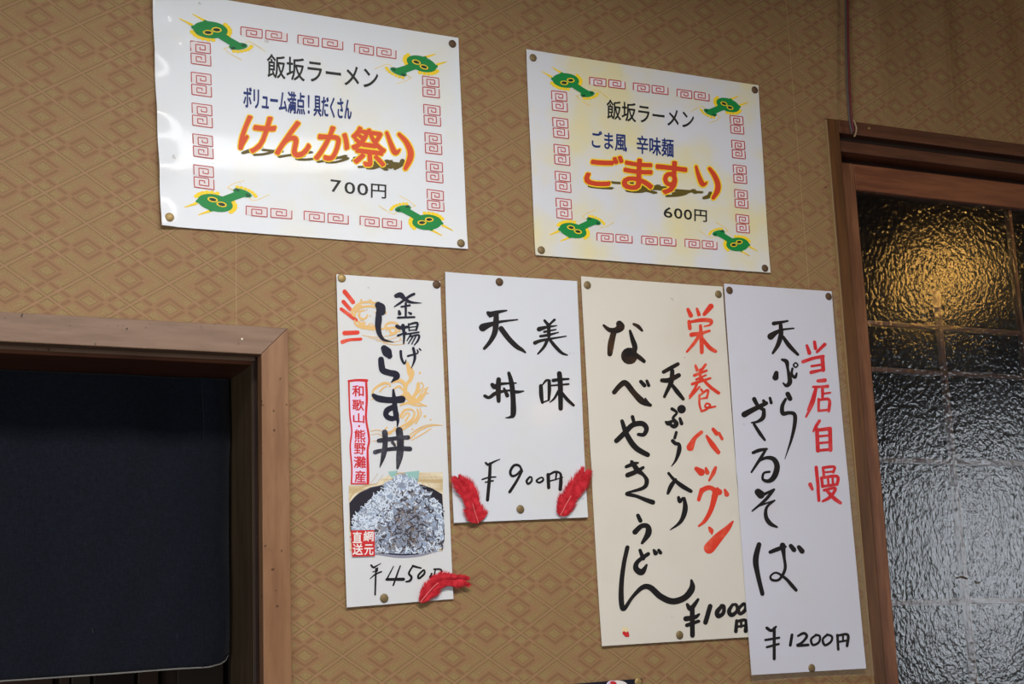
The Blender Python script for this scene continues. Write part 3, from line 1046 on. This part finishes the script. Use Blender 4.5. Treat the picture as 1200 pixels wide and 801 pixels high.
ik = Ink(p1, [M['navy_ink'], M['grey_ink']])
ik.base = 2
ik.strokes('385,285,46 402,305,64 412,335,54;388,340,36 388,395,44 384,450,40 396,510,30 432,556,18 508,573,4;'
           '525,213,28 560,206,36 592,236,26 640,262,18 725,268,4;665,198,18 630,215,18 560,265,16 512,296,8;565,298,12 632,286,14;600,270,16 600,378,14;'
           '548,332,16 552,352,24;640,352,18 622,342,10;540,382,14 668,378,14;'
           '532,450,26 560,462,24 612,455,18;578,445,26 588,520,18 584,585,10;540,522,16 604,498,10;622,430,10 628,485,10;622,436,12 690,424,16 682,480,14;'
           '628,458,8 682,452,8;628,482,8 680,478,8;600,512,12 702,496,12;642,510,12 610,562,8;628,532,10 702,518,14 696,560,14 668,596,8;655,532,10 622,584,8;678,532,10 648,588,8;'
           '562,645,18 568,700,16 590,740,14 604,712,6;618,682,14 694,660,10;660,620,18 672,700,18 645,776,6;690,633,8 697,650,12;708,624,10 718,636,10;'
           '432,622,44 455,652,62 474,680,40;408,708,38 414,762,42 426,795,42 475,812,40 520,822,44 532,843,40 510,866,22 488,888,6', K1, SK)
ik.strokes('350,220,26 390,246,42 480,258,40 572,252,48;505,178,14 512,260,30 526,380,34 540,420,20 535,465,8;502,312,34 455,340,38 450,380,34 490,402,34 532,388,28 528,335,20', K2, SK)
ik.strokes('438,510,38 442,580,34 430,680,34 400,782,6;550,495,46 560,600,46 552,700,44 536,790,16;390,575,26 430,570,30 540,555,26 618,550,30;362,665,30 420,650,24 540,635,28 632,640,32;498,588,22 516,612,16', K2, SK, 1)
ik.done('brush_lettering')

ik = Ink(p1, [M['lavender'], M['seal']])
LE = [(447, 413, 429.5), (470, 410, 431.5), (500, 409.5, 431), (540, 411.5, 433), (567.3, 411.5, 432.5)]
for (ya, la, ra), (yb, lb, rb) in zip(LE, LE[1:]):
    for k in range(4):
        u, v_ = k / 4, (k + 1) / 4
        ik.poly([(la + (lb - la) * u, ya + (yb - ya) * u), (ra + (rb - ra) * u, ya + (yb - ya) * u),
                 (ra + (rb - ra) * v_, ya + (yb - ya) * v_), (la + (lb - la) * v_, ya + (yb - ya) * v_)], 0, 0)
ik.strokes('157,115,12 160,240,10 166,380,10 180,500,10 168,620,10 180,780,10 177,905,10;155,110,14 225,102,16 297,106,20;292,112,14 298,250,16 292,400,14 316,560,14 304,650,14 306,800,18 306,905,18;175,912,9 308,912,9', K2, SK, 1, 1)
for ch, q in (('和', (412.6, 451.3, 425.8, 464.2)), ('歌', (412.8, 467.8, 426.4, 480.6)), ('山', (413.6, 484, 426.6, 495)), ('熊', (415.2, 503, 427.8, 518)),
              ('野', (415, 519.2, 428, 532)), ('灘', (414.4, 534.4, 428.6, 548)), ('産', (415.4, 551, 428, 565))):
    a, b, c, d = q
    ik.text(ch, [(a, b), (c, b + .4), (c, d + .4), (a, d)], 0.28, 1, 2, 'ink')
ik.ellipse(420.6, 499.2, 1.3, 1.3, 0, 1, 2, 10)
ik.done('origin_cartouche', 'red framed strip of small red characters')


def bowl_picture():
    mat_m, nt, b = new_mat('photo_bamboo_mat')
    st = noise(nt, 60.0, 2, 0.5, stretch=(0.12, 1, 1.6))
    nt.links.new(mix(nt, ramp(nt, st, 0.4, 0.62), srgb(232, 218, 190), srgb(196, 168, 120)), b.inputs['Base Color'])
    b.inputs['Roughness'].default_value = 0.4
    ms = [mat_m, ink('photo_bowl_black', srgb(40, 36, 48)), ink('photo_heap_blue', srgb(160, 174, 198)), ink('photo_fish_white', srgb(222, 231, 244)),
          ink('photo_fish_grey', srgb(140, 146, 160)), ink('photo_fish_dark', srgb(78, 72, 78)), ink('photo_fish_brown', srgb(140, 124, 112)),
          ink('photo_leaf_teal', srgb(150, 192, 186)), ink('photo_shadow', srgb(150, 150, 170)), ink('photo_rim', srgb(70, 66, 84)), M['seal'], M['white_ink'], ink('photo_mat_line', srgb(206, 176, 124))]
    ik = Ink(p1, ms)
    def P(x, y): return (395 + x / 7.5, 540 + y / 7.5)
    def G(nx, ny, fn, mi, ly):
        pts = [fn(i / nx, j / ny) for j in range(ny + 1) for i in range(nx + 1)]
        ik.add(pts, [(j * (nx + 1) + i, j * (nx + 1) + i + 1, (j + 1) * (nx + 1) + i + 1, (j + 1) * (nx + 1) + i) for j in range(ny) for i in range(nx)], mi, ly)
    # background mat behind the bowl
    G(8, 8, lambda s, t: P(100 + 6 * t + s * (824 - 4 * t), (215 - 115 * math.sin(min(max((s - 0.25) / 0.3, 0), 1) * 1.5708)) * (1 - t) + t * 790), 0, 0)
    for k in range(14):
        x0, y0 = 285 + k * 48, 108
        if 430 < x0 < 720:
            continue
        ik.stroke([(*P(x0 - (0 if x0 < 500 else -0), 205 + (k % 3) * 10), 0.5), (*P(x0 + (70 if x0 < 500 else -60), 110 + (k % 4) * 9), 0.4)], 12, 1, caps=False)
    for k in range(9):
        ik.stroke([(*P(104, 235 + k * 15), 0.8), (*P(360 - k * 26, 205 + k * 6 - 10), 0.5)], 12, 1, caps=False)
    # bowl
    bowl = [P(*p) for p in ((104, 372), (150, 318), (205, 275), (290, 232), (405, 207), (560, 196), (740, 208), (830, 240), (918, 292), (926, 420), (938, 560), (940, 700), (915, 760), (840, 792), (700, 822), (560, 832), (420, 820), (300, 790), (180, 720), (112, 620))]
    ik.fan(*P(520, 520), bowl, 1, 2)
    ik.stroke([(*P(104, 372), .8), (*P(205, 275), .8), (*P(405, 209), .8)], 9, 3, caps=False)
    # leaf
    ik.poly([P(445, 92), P(530, 85), P(500, 150), P(470, 140)], 7, 2)
    ik.poly([P(585, 100), P(720, 85), P(705, 180), P(640, 165)], 7, 2)
    # heap
    heap = [P(*p) for p in ((118, 585), (180, 520), (180, 450), (235, 395), (310, 330), (350, 285), (405, 270), (412, 190), (470, 170), (520, 125), (575, 110), (630, 150), (690, 180), (735, 240), (790, 270), (825, 330), (855, 395), (910, 450), (930, 540), (936, 690), (850, 770), (700, 808), (560, 818), (420, 806), (300, 770), (200, 690), (130, 640))]
    ik.fan(*P(520, 480), heap, 2, 4)
    rng = random.Random(11)
    def inside(x, y):
        top = 120 + abs(x - 575) ** 1.25 * 0.19
        return top < y < 815 - abs(x - 560) ** 2 * 0.0004
    n = 0
    while n < 1250:
        x, y = rng.uniform(125, 930), rng.uniform(120, 812)
        if not inside(x, y):
            continue
        n += 1
        core = math.exp(-(((x - 660) / 190) ** 2 + ((y - 480) / 180) ** 2)) + 0.75 * math.exp(-(((x - 560) / 260) ** 2 + ((y - 690) / 110) ** 2))
        r = rng.random()
        if r < core * 0.42:
            mi = 5
        elif r < core * 0.85:
            mi = 6 if rng.random() < 0.45 else 4
        elif r < 0.70:
            mi = 3
        elif r < 0.86:
            mi = 2
        else:
            mi = 4
        L = rng.uniform(30, 88)
        a = rng.uniform(0, 6.28)
        bnd = rng.uniform(-1.2, 1.2)
        w = rng.uniform(0.8, 1.6) * (1.4 if mi == 5 else 1.0)
        pts = []
        for k in range(4):
            u = k / 3 - 0.5
            aa = a + bnd * u * 2
            pts.append((*P(min(max(x + L * u * math.cos(aa), 112), 934), min(max(y + L * u * math.sin(aa), 110), 815)), w * (1.1 - abs(u))))
        ik.stroke(pts, mi, 5 + n % 5, sub=3, caps=False)
    for x, y, x2, y2 in ((560, 120, 545, 190), (640, 130, 660, 200), (655, 140, 690, 200), (420, 190, 460, 240), (600, 140, 590, 200), (310, 300, 380, 320), (830, 270, 790, 300), (880, 400, 820, 400), (140, 530, 160, 580), (110, 575, 190, 600)):
        ik.stroke([(*P(x, y), 0.5), (*P((x + x2) / 2 + 6, (y + y2) / 2), 1.2), (*P(x2, y2), 0.6)], 3, 10, caps=False)
    # shadow strip below the bowl
    ik.stroke([(*P(330, 812), 1.6), (*P(560, 838), 2.4), (*P(780, 815), 1.8), (*P(936, 745), 1.0)], 8, 3, caps=False)
    # seal
    ik.poly([(410.3, 621.4), (437.8, 621), (438.4, 651.4), (411.8, 652.2)], 10, 11)
    for ch, (a, b, c, d) in (('直', (412.4, 623.2, 423, 636)), ('送', (412.4, 637.2, 424, 650)), ('網', (425, 622.6, 436.6, 634)), ('元', (426, 638, 436.4, 650))):
        ik.text(ch, [(a, b), (c, b), (c, d), (a, d)], 0.25, 11, 12, 'ink')
    return ik.done('bowl_photo', 'printed photo of whitebait heaped in a black bowl with a red seal')


bowl_picture()
ik = Ink(p1, [M['black']])
ik.strokes('295,315,14 315,335,16 345,320,10 380,300,6;350,340,12 345,365,18;285,435,6 330,397,12 385,372,12;310,375,8 350,360,8;337,345,12 334,440,14 330,575,13;'
           '492,325,8 435,435,12;432,440,20 580,438,24;552,320,10 522,400,14 490,492,12;662,322,18 735,340,12;660,325,12 628,385,16 650,418,18 638,450,18 602,460,12;'
           '755,358,14 712,402,16 718,430,16 762,392,16 765,360,12 755,358,12;828,388,14 820,420,18;850,350,14 912,354,14 910,410,14;862,355,10 850,405,12;815,417,18 912,410,14', K4, SK3)
ik.done('price_lettering')

# ---- handwritten card
K5, K6, K7, SH = (515, 310), (515, 420), (515, 520), 6.667
ik = Ink(p2, [M['black']])
ik.strokes('390,372,14 392,408,12;378,376,24 400,388,38 450,372,26 524,358,10;336,492,52 355,482,46 400,466,32 480,445,18 608,430,10;442,385,34 440,450,38 430,530,36 395,600,28 348,656,20;480,500,36 540,580,34 600,640,32 640,665,24 668,687,12;'
           '818,438,18 842,468,22;895,432,18 870,455,16 850,480,16;775,505,32 830,490,20 912,478,8;850,470,24 850,560,24;815,526,16 905,508,10;785,560,18 850,550,18 925,530,8;742,612,26 800,592,20 985,560,8;840,585,22 815,640,20 765,698,12;860,590,20 900,640,24 950,690,20 995,708,10', K5, SH)
ik.strokes('458,165,32 455,250,34 458,332,26;408,205,26 430,222,34 470,200,22 595,192,10;350,293,22 385,305,22 440,270,26 540,250,14 600,262,22 655,255,8;538,115,22 558,190,32 570,300,34 572,430,36 548,458,18 508,464,4;500,235,16 525,290,28;'
           '788,215,26 792,290,28 800,345,18;802,205,10 830,172,16 858,170,10;853,175,22 855,250,24 850,325,16;800,345,12 850,325,10;885,172,24 930,165,20 1005,160,14;870,212,12 1005,200,14;932,118,32 940,200,34 944,390,30;925,255,18 895,310,16 860,342,8;955,270,20 995,320,24 1045,365,18', K6, SH)
ik.done('brush_lettering')
ik = Ink(p2, [M['black']])
ik.strokes('358,148,14 380,162,18 420,140,12 468,120,6;392,155,20 388,260,22 372,438,22;330,278,10 380,262,12 436,258,10;355,300,10 415,288,12;'
           '640,215,12 622,172,16 580,168,18 550,215,18 562,250,18 600,240,16 640,195,12;642,210,16 600,290,18 545,375,20;'
           '702,258,14 678,288,16 690,312,16 716,290,14 716,262,12 702,258,14;782,265,12 755,287,14 776,302,14 806,285,14 802,264,12 782,265,12;'
           '846,240,24 850,342,22;855,240,14 900,218,16 942,232,16 945,290,24 940,355,24;860,290,10 960,262,8;912,225,14 905,278,12', K7, SH)
ik.done('price_lettering')

# ---- cream sheet
N1, N2, N3 = (675, 315), (690, 440), (695, 580)
SN, SN3 = 5.339, 4.216
ik = Ink(p3, [M['black'], M['brown_ink']])
ik.strokes('170,355,14 205,382,24 245,385,32 275,365,44 268,345,36;232,400,30 215,470,34 208,532,28;358,346,14 385,360,20 410,386,14;335,388,14 350,440,24 365,490,28 355,530,26;365,535,26 400,560,24 422,578,20;'
           '545,645,20 590,620,22 635,595,20', N1, SN, 1)
ik.strokes('330,545,88', N1, SN, 1)
ik.strokes('155,105,24 195,60,28 228,48,30 280,110,30 330,160,34 382,185,18;350,142,8 376,178,12;322,38,20 345,62,22;360,34,16 372,62,18;'
           '455,30,22 500,28,26 560,-2,24;520,-30,22 515,30,26 500,70,22 470,132,16;518,58,18 550,100,24 588,146,18', N2, SN, 1)
ik.strokes('518,208,18 548,232,14 525,265,16 545,300,26 528,318,22 500,300,14;480,290,14 495,298,26 520,284,14;578,210,46;568,268,16 578,300,20;'
           '545,355,16 535,390,16;522,408,20 540,425,20 562,430,18 562,470,24 540,530,14 512,566,4;495,610,14 530,650,18 580,690,24 635,722,20;540,650,16 512,690,24 492,735,16;'
           '170,408,26 220,360,28 270,310,28 330,300,28 358,330,26 342,368,22 308,368,18;205,285,20 235,370,28 290,450,30 365,495,26;270,258,20 282,302,18;'
           '230,570,18 275,552,20 305,545,10;240,622,26 290,602,24 336,575,16;265,540,20 300,590,28 340,622,18 360,660,24 338,702,20 235,732,10;238,740,22 300,755,18 350,775,22 398,792,26', N2, SN)
ik.strokes('420,12,14 426,32,16 440,14,10;448,15,12 452,70,22 430,130,16 378,172,4;220,100,16 232,126,18;205,182,22 238,152,20 268,155,22 270,190,26 240,236,12;'
           '230,272,14 245,312,18;270,290,16 218,328,18 210,362,24 238,380,26 262,345,10;298,272,12 306,286,20;322,272,14 330,284,16;'
           '168,258,18 150,340,18 138,440,20 138,530,22 150,562,18 190,505,14 240,456,20 280,456,24 330,500,26 390,524,26 450,505,26 485,460,26 482,420,10', N3, SN3)
ik.done('brush_lettering')
ik = Ink(p3, [M['black']])
ik.strokes('462,540,14 480,560,22 515,515,12;486,560,20 488,692,20;455,610,22 500,602,18 520,588,10;460,642,16 518,622,14;575,548,20 552,628,20;'
           '634,545,14 610,575,20 615,598,18 640,582,16 642,550,16 630,545,14;686,540,12 668,572,18 682,592,18 708,570,14 704,542,14 684,541,12;738,538,12 714,562,16 724,586,14 750,562,16 744,536,12 732,540,12;'
           '706,620,14 702,672,16;706,624,12 750,618,14 750,670,18;706,650,10 750,642,10;728,622,10 728,650,10', N3, SN3)
ik.done('price_lettering')
ik = Ink(p3, [M['red_ink']])
ik.strokes('698,254,18 716,292,24;754,250,14 766,286,20;840,235,30 800,284,20;705,330,20 710,372,20;715,332,14 780,320,20 840,325,22 835,350,12 800,360,8;720,412,24 780,402,18 832,388,14;776,355,16 782,440,22 784,522,20;770,412,16 740,460,18 692,518,12;790,440,18 830,490,22 870,516,18;'
           '745,605,14 755,632,18;808,598,14 785,630,16;738,666,16 815,636,12;750,692,12 810,664,10;775,630,14 775,700,14;725,720,16 838,684,12;760,705,12 740,750,14 708,795,10;790,690,14 840,740,18 890,776,18', N1, SN)
ik.strokes('690,70,10 660,105,12 628,142,10;700,85,12 712,105,12;690,122,12 690,180,12 704,225,10;690,125,10 735,92,12 745,100,12 735,140,12;700,145,8 735,138,10;705,222,12 735,210,12 757,185,12 735,174,10 725,194,10 748,200,12 790,193,10', N2, SN)
ik.done('red_lettering')
ik = Ink(p3, [M['red_ink']])
ik.strokes('702,354,20 660,392,22 632,448,40;735,378,14 770,430,28 808,480,22;775,335,18 798,362,24;812,360,16 832,396,16;668,582,22 700,605,38;728,580,14 738,606,24;788,575,16 775,610,22 750,655,12;'
           '700,712,18 685,775,20;690,770,14 705,720,26 750,700,24 784,720,26 780,760,28 775,800,24;800,705,14 812,728,34;848,715,14 860,742,26', N2, SN)
ik.strokes('600,0,26 580,70,20 550,125,16 518,153,8;570,160,10 580,175,20 584,192,6;688,130,8 660,165,24 610,215,40 570,262,46', N3, SN3)
ik.done('red_lettering')
ik = Ink(p3, [ink('pale_scrap', srgb(236, 216, 170)), M['seal']])
ik.ellipse(732, 737.5, 4.0, 3.2, 0.3, 0, 0, 12)
ik.strokes('150,680,14 162,690,16;168,678,8 170,694,10', N3, SN3, 1, 1)
o = ik.done('torn_red_scrap', 'scrap of red and yellow left on the sheet')

# ---- bluish sheet
T1, T2, T3 = (840, 320), (850, 450), (860, 590)
ST, ST3 = 5.006, 3.8125
ik = Ink(p4, [M['black']])
ik.strokes('330,296,20 375,288,14 412,281,10;312,372,34 345,348,22 380,332,12 448,324,8;370,300,18 372,360,24 355,420,22 324,470,12;385,375,16 420,425,22 472,478,14;'
           '378,508,12 405,520,22 412,560,14 418,590,18 425,638,24 405,660,18 385,645,8;345,585,22 340,612,32;440,560,12 436,592,14 455,612,16 465,588,10;445,540,8 458,526,8 472,540,8 458,553,8 445,540,8', T1, ST)
ik.strokes('362,58,24 376,86,24;350,88,14 330,130,20 334,172,22 370,168,18 402,178,20 404,230,20 385,320,14 345,440,3;'
           '108,178,30 150,155,26 236,112,20;165,88,22 188,128,18 218,150,18;222,150,18 218,195,22 185,220,14 150,226,8;165,235,14 200,290,18 228,328,12;220,98,16 228,110,18;258,82,14 265,110,16;'
           '160,402,16 195,388,18 240,380,12;236,382,12 200,440,16 150,516,10;188,456,10 235,432,16 280,440,24 300,482,28 284,540,28 250,568,20 216,558,14 222,522,12 255,514,12;'
           '188,632,34 205,648,40;205,655,16 282,618,12;278,622,14 230,680,16 155,743,8;198,712,10 285,682,8;285,682,10 240,722,14 235,775,20 258,815,22 300,838,10', T2, ST)
ik.strokes('110,182,18 95,250,22 105,320,18 125,402,16;160,216,14 195,202,16 228,192,10;215,186,22 222,240,12 226,292,12 200,338,10 168,340,10 162,322,8 188,308,8 230,335,12 258,366,14 276,386,12;252,188,16 266,206,18;288,194,16 302,212,20', T3, ST3)
ik.done('brush_lettering')
ik = Ink(p4, [M['black']])
ik.strokes('145,555,12 165,566,12 186,549,8;178,556,12 178,692,12;138,608,9 200,598,9;145,640,9 198,626,9;258,585,11 250,632,11;285,590,9 310,578,11 324,592,11 302,620,10 280,633,10 330,630,11;'
           '366,585,9 343,605,9 352,630,10 378,618,9 382,592,9 364,585,9;416,584,9 395,605,9 405,631,10 432,615,9 435,592,9 414,584,9;460,586,10 464,650,10;465,588,9 506,585,11 503,634,11;468,616,8 503,610,8;485,586,8 485,614,8', T3, ST3)
ik.done('price_lettering')
ik = Ink(p4, [M['crimson_ink']])
ik.strokes('525,425,14 540,468,20;570,404,16 576,442,18;630,418,18 585,462,14;502,520,18 560,500,16 622,488,16;616,490,20 622,568,20;552,546,12 620,535,12;550,582,18 620,566,12;'
           '590,632,16 632,628,20;590,668,12 650,660,12;580,670,16 560,740,20 535,802,16', T1, ST)
ik.strokes('530,20,16 510,110,18 470,192,10;512,16,12 600,15,12;568,28,16 568,85,14;570,56,10 614,50,10;545,88,14 545,156,14;545,94,12 606,90,16 605,156,16;545,156,12 608,150,12;'
           '550,215,16 530,246,16 512,278,8;535,265,20 540,390,20;535,270,16 612,260,20;612,260,20 615,386,20;540,306,12 610,300,12;540,346,12 610,340,12;540,389,14 615,382,14;'
           '530,488,18 545,682,16;492,588,20 506,616,14;570,490,14 575,546,14;570,490,14 636,484,14 630,516,14;575,517,10 630,512,10;560,550,16 565,602,14;560,550,14 652,540,16 650,588,16;598,550,12 600,592,12;625,545,12 626,590,12;565,600,14 650,588,14;'
           '575,622,14 642,610,14 612,660,18 568,686,12;588,620,14 630,665,20 672,696,16', T2, ST)
ik.done('red_lettering')

# clear film sleeve showing as a margin along the right and bottom edges
m = bpy.data.materials.new('clear_film')
m.use_nodes = True
nt = m.node_tree
nt.nodes.clear()
out = nt.nodes.new('ShaderNodeOutputMaterial'); mx_ = nt.nodes.new('ShaderNodeMixShader')
t_ = nt.nodes.new('ShaderNodeBsdfTransparent'); g_ = nt.nodes.new('ShaderNodeBsdfPrincipled')
g_.inputs['Base Color'].default_value = srgb(170, 150, 125); g_.inputs['Roughness'].default_value = 0.25
mx_.inputs[0].default_value = 0.22
nt.links.new(t_.outputs[0], mx_.inputs[1]); nt.links.new(g_.outputs[0], mx_.inputs[2]); nt.links.new(mx_.outputs[0], out.inputs[0])
ik = Ink(p4, [m])
ik.add([(973, 342), (977, 343), (1001, 560), (993, 560), (1023, 791), (1014, 782.8)], [(0, 1, 2, 3), (3, 2, 4, 5)])
ik.add([(1014, 782.8), (1023, 791), (950, 793), (951, 786.6), (880, 800), (879.7, 790.6)], [(0, 1, 2, 3), (3, 2, 4, 5)])
ik.done('plastic_sleeve', 'clear plastic film margin')

# ---- dark sheet whose top edge shows at the bottom of the photo
P_DARK = paper('dark_navy_flyer_paper', srgb(30, 28, 40), srgb(36, 34, 46), 0.4, 0.4, 0.1)
p5 = Sheet('menu_flyer', 'dark navy flyer whose top edge shows below the cream sheet', 'menu sheet',
           [(630, 804), (751.5, 794.6), (758, 905), (638, 915)], 0.002, P_DARK, seed=2)
ik = Ink(p5, [M['white_ink'], M['seal'], M['lavender']])
ik.ellipse(724.5, 801.5, 10.5, 4.6, 0.1, 0, 0, 20)
ik.ellipse(716, 800.6, 5.8, 3.6, -0.1, 2, 1, 16)
ik.ellipse(718, 799.8, 4.0, 2.0, 0.2, 1, 2, 14)
ik.ellipse(713.5, 802.5, 2.6, 1.8, 0.2, 1, 2, 14)
ik.done('printed_flower', 'red and white printed flower')

# ------------------------------------------------------------------ thumbtacks
brass = [flat('dull_brass', srgb(132, 112, 78), 0.55, 0.3, metal=0.35), flat('dark_brass', srgb(100, 76, 56), 0.6, 0.3, metal=0.3),
         flat('bright_brass', srgb(168, 142, 92), 0.5, 0.4, metal=0.4)]
R_T = 0.0057
prof = [(0.0006, 0.0), (0.0010, 0.0), (R_T * 0.97, 0.0), (R_T, -0.0006), (R_T * 0.93, -0.0012), (R_T * 0.75, -0.0018), (R_T * 0.45, -0.0023), (R_T * 0.15, -0.0025)]
tv, tf_ = [], []
NT = 24
for r, y in prof:
    tv += [(r * math.cos(2 * math.pi * i / NT), y, r * math.sin(2 * math.pi * i / NT)) for i in range(NT)]
for k in range(len(prof) - 1):
    for i in range(NT):
        a, b = k * NT + i, k * NT + (i + 1) % NT
        tf_.append((a, b, b + NT, a + NT))
tf_.append(tuple((len(prof) - 1) * NT + i for i in range(NT)))
tf_.append(tuple(range(NT))[::-1])
tack_me = []
for bm_ in brass:
    me = bpy.data.meshes.new('thumbtack')
    me.from_pydata(tv, [], tf_)
    me.materials.append(bm_)
    me.polygons.foreach_set('use_smooth', [True] * len(me.polygons))
    tack_me.append(me)
TACKS = [
    (sign1, 192.5, -4, 1, 'thumbtack at the top left corner of the 700 yen poster'),
    (sign1, 529.5, 52, 1, 'brown thumbtack at the top right corner of the 700 yen poster'),
    (sign1, 197.7, 255.5, 2, 'golden thumbtack at the bottom left corner of the 700 yen poster'),
    (sign1, 539.8, 285.2, 0, 'brass thumbtack at the bottom right corner of the 700 yen poster'),
    (sign2, 624, 68.2, 0, 'brass thumbtack at the top left corner of the 600 yen poster'),
    (sign2, 883.8, 105.8, 1, 'brown thumbtack at the top right corner of the 600 yen poster'),
    (sign2, 633.8, 293.3, 0, 'brass thumbtack at the bottom left corner of the 600 yen poster'),
    (sign2, 895.5, 314.5, 1, 'brown thumbtack at the bottom right corner of the 600 yen poster'),
    (p1, 399.7, 326.3, 2, 'tan thumbtack at the top left corner of the whitebait flyer'),
    (p1, 511, 333.6, 1, 'brown thumbtack at the top right corner of the whitebait flyer'),
    (p1, 449.6, 700.7, 0, 'brass thumbtack at the bottom edge of the whitebait flyer'),
    (p2, 585, 330.3, 1, 'brown thumbtack at the top edge of the 900 yen card'),
    (p2, 609.2, 596.5, 0, 'brass thumbtack at the bottom edge of the 900 yen card between the feathers'),
    (p3, 687.5, 334.3, 0, 'brass thumbtack at the top left corner of the cream 1000 yen sheet'),
    (p3, 841, 345, 0, 'brass thumbtack at the top right corner of the cream 1000 yen sheet'),
    (p3, 795.6, 743.7, 0, 'brass thumbtack at the bottom edge of the cream 1000 yen sheet'),
    (p4, 854, 340.4, 1, 'brown thumbtack at the top left corner of the bluish 1200 yen sheet'),
    (p4, 969.8, 347.6, 1, 'brown thumbtack at the top right corner of the bluish 1200 yen sheet'),
    (p4, 950.8, 782.3, 0, 'thumbtack at the bottom edge of the bluish 1200 yen sheet'),
    (p5, 747.2, 799, 2, 'pale thumbtack at the top right corner of the dark flyer'),
]
for sh, px, py, mi, lab in TACKS:
    o = bpy.data.objects.new('thumbtack', tack_me[mi])
    COL.objects.link(o)
    o.location = sh.at(px, py, 0) + Vector((0, 0.0003, 0))
    tag(o, lab, 'thumbtack', 'thumbtacks holding the menu sheets')


# ------------------------------------------------------------------ red feathers
def feather_mat(name, c, c2):
    m, nt, b = new_mat(name)
    n = noise(nt, 130.0, 2, 0.5)
    nt.links.new(mix(nt, ramp(nt, n, 0.35, 0.7), c, c2), b.inputs['Base Color'])
    b.inputs['Roughness'].default_value = 0.7
    b.inputs['Specular IOR Level'].default_value = 0.2
    b.inputs['Sheen Weight'].default_value = 0.3
    return m


F_RED = feather_mat('red_down', srgb(184, 18, 34), srgb(214, 46, 58))
F_SHAFT = flat('pale_quill', srgb(236, 130, 128), 0.5)


def feather(label, sheet, org, sc, line, seed):
    """line: 'x,y,halfwidth_left,halfwidth_right ...' from quill foot to tip in an enlarged crop"""
    rng = random.Random(seed)
    P = [tuple(float(t) for t in tok.split(',')) for tok in line.split()]
    P = [(org[0] + a / sc, org[1] + b / sc, l / sc, r / sc) for a, b, l, r in P]
    S_ = spline(P, 14)
    base = sheet.at(S_[0][0], S_[0][1], 0)
    root = empty('red_feather', base + Vector((0, -0.001, 0)))
    tag(root, label, 'feather', 'red feathers stuck on the menu sheets')
    n = len(S_)
    def w3(px, py, lift):
        p = W(px, py, -sheet.off)
        return Vector((p.x, -sheet.off - 0.0022 - lift, p.z))
    vs, fs = [], []
    for i in range(1, n):
        a, b = S_[i - 1], S_[i]
        tx, ty = b[0] - a[0], b[1] - a[1]
        L = math.hypot(tx, ty) or 1
        tx, ty = tx / L, ty / L
        s = i / n
        for side in (-1, 1):
            half = a[2] if side < 0 else a[3]
            for rep in range(9 if s < 0.6 else 5):
                u = rng.random()
                ox, oy = a[0] + (b[0] - a[0]) * u, a[1] + (b[1] - a[1]) * u
                ln = half * rng.uniform(0.75, 1.15) * 1.75
                an = rng.uniform(0.55, 0.95) + (0.25 if s < 0.25 else 0)
                nx, ny = -ty * side, tx * side
                d0 = (tx * math.cos(an) + nx * math.sin(an), ty * math.cos(an) + ny * math.sin(an))
                an2 = an - rng.uniform(0.15, 0.55)
                d1 = (tx * math.cos(an2) + nx * math.sin(an2), ty * math.cos(an2) + ny * math.sin(an2))
                wd = rng.uniform(0.3, 0.65) * (1 if s < 0.6 else 0.7)
                lift0 = 0.0012 + 0.0016 * math.sin(s * 3.0)
                m1 = (ox + d0[0] * ln * 0.5, oy + d0[1] * ln * 0.5)
                m2 = (m1[0] + d1[0] * ln * 0.5, m1[1] + d1[1] * ln * 0.5)
                k = len(vs)
                lz = rng.uniform(0, 0.0011)
                px_, py_ = -d0[1] * wd, d0[0] * wd
                vs += [w3(ox - px_ * .6, oy - py_ * .6, lift0), w3(ox + px_ * .6, oy + py_ * .6, lift0),
                       w3(m1[0] - px_, m1[1] - py_, lift0 + 0.0008 + lz), w3(m1[0] + px_, m1[1] + py_, lift0 + 0.0008 + lz),
                       w3(m2[0], m2[1], lift0 + lz * 1.6)]
                fs += [(k, k + 1, k + 3, k + 2), (k + 2, k + 3, k + 4)]
    mesh_obj('vane', vs, fs, F_RED, root)
    pts = [tuple(w3(a, b, 0.004 + 0.0016 * math.sin(i / n * 3))) for i, (a, b, _, _) in enumerate(S_[: int(n * 0.4)])]
    tube('shaft', pts, 0.00045, F_SHAFT, root, 6)


feather('red feather at the bottom left corner of the 900 yen card', p2, K7, SH,
        '290,622,55,70 275,575,55,60 255,520,55,55 235,450,60,70 205,390,65,70 170,330,60,45 145,290,40,30 135,270,14,14', 1)
feather('red feather at the bottom right corner of the 900 yen card', p2, K7, SH,
        '928,562,30,40 950,520,55,52 980,460,62,60 1020,390,62,66 1060,330,58,62 1095,275,48,52 1115,240,38,40 1120,225,12,12', 2)
feather('red feather at the bottom right corner of the whitebait flyer, poking past its edge', p1, K4, SK3,
        '718,640,20,25 750,600,50,50 800,540,66,66 860,480,66,66 930,450,50,66 1000,445,40,60 1060,440,38,55 1105,445,30,45 1118,450,10,14', 3)
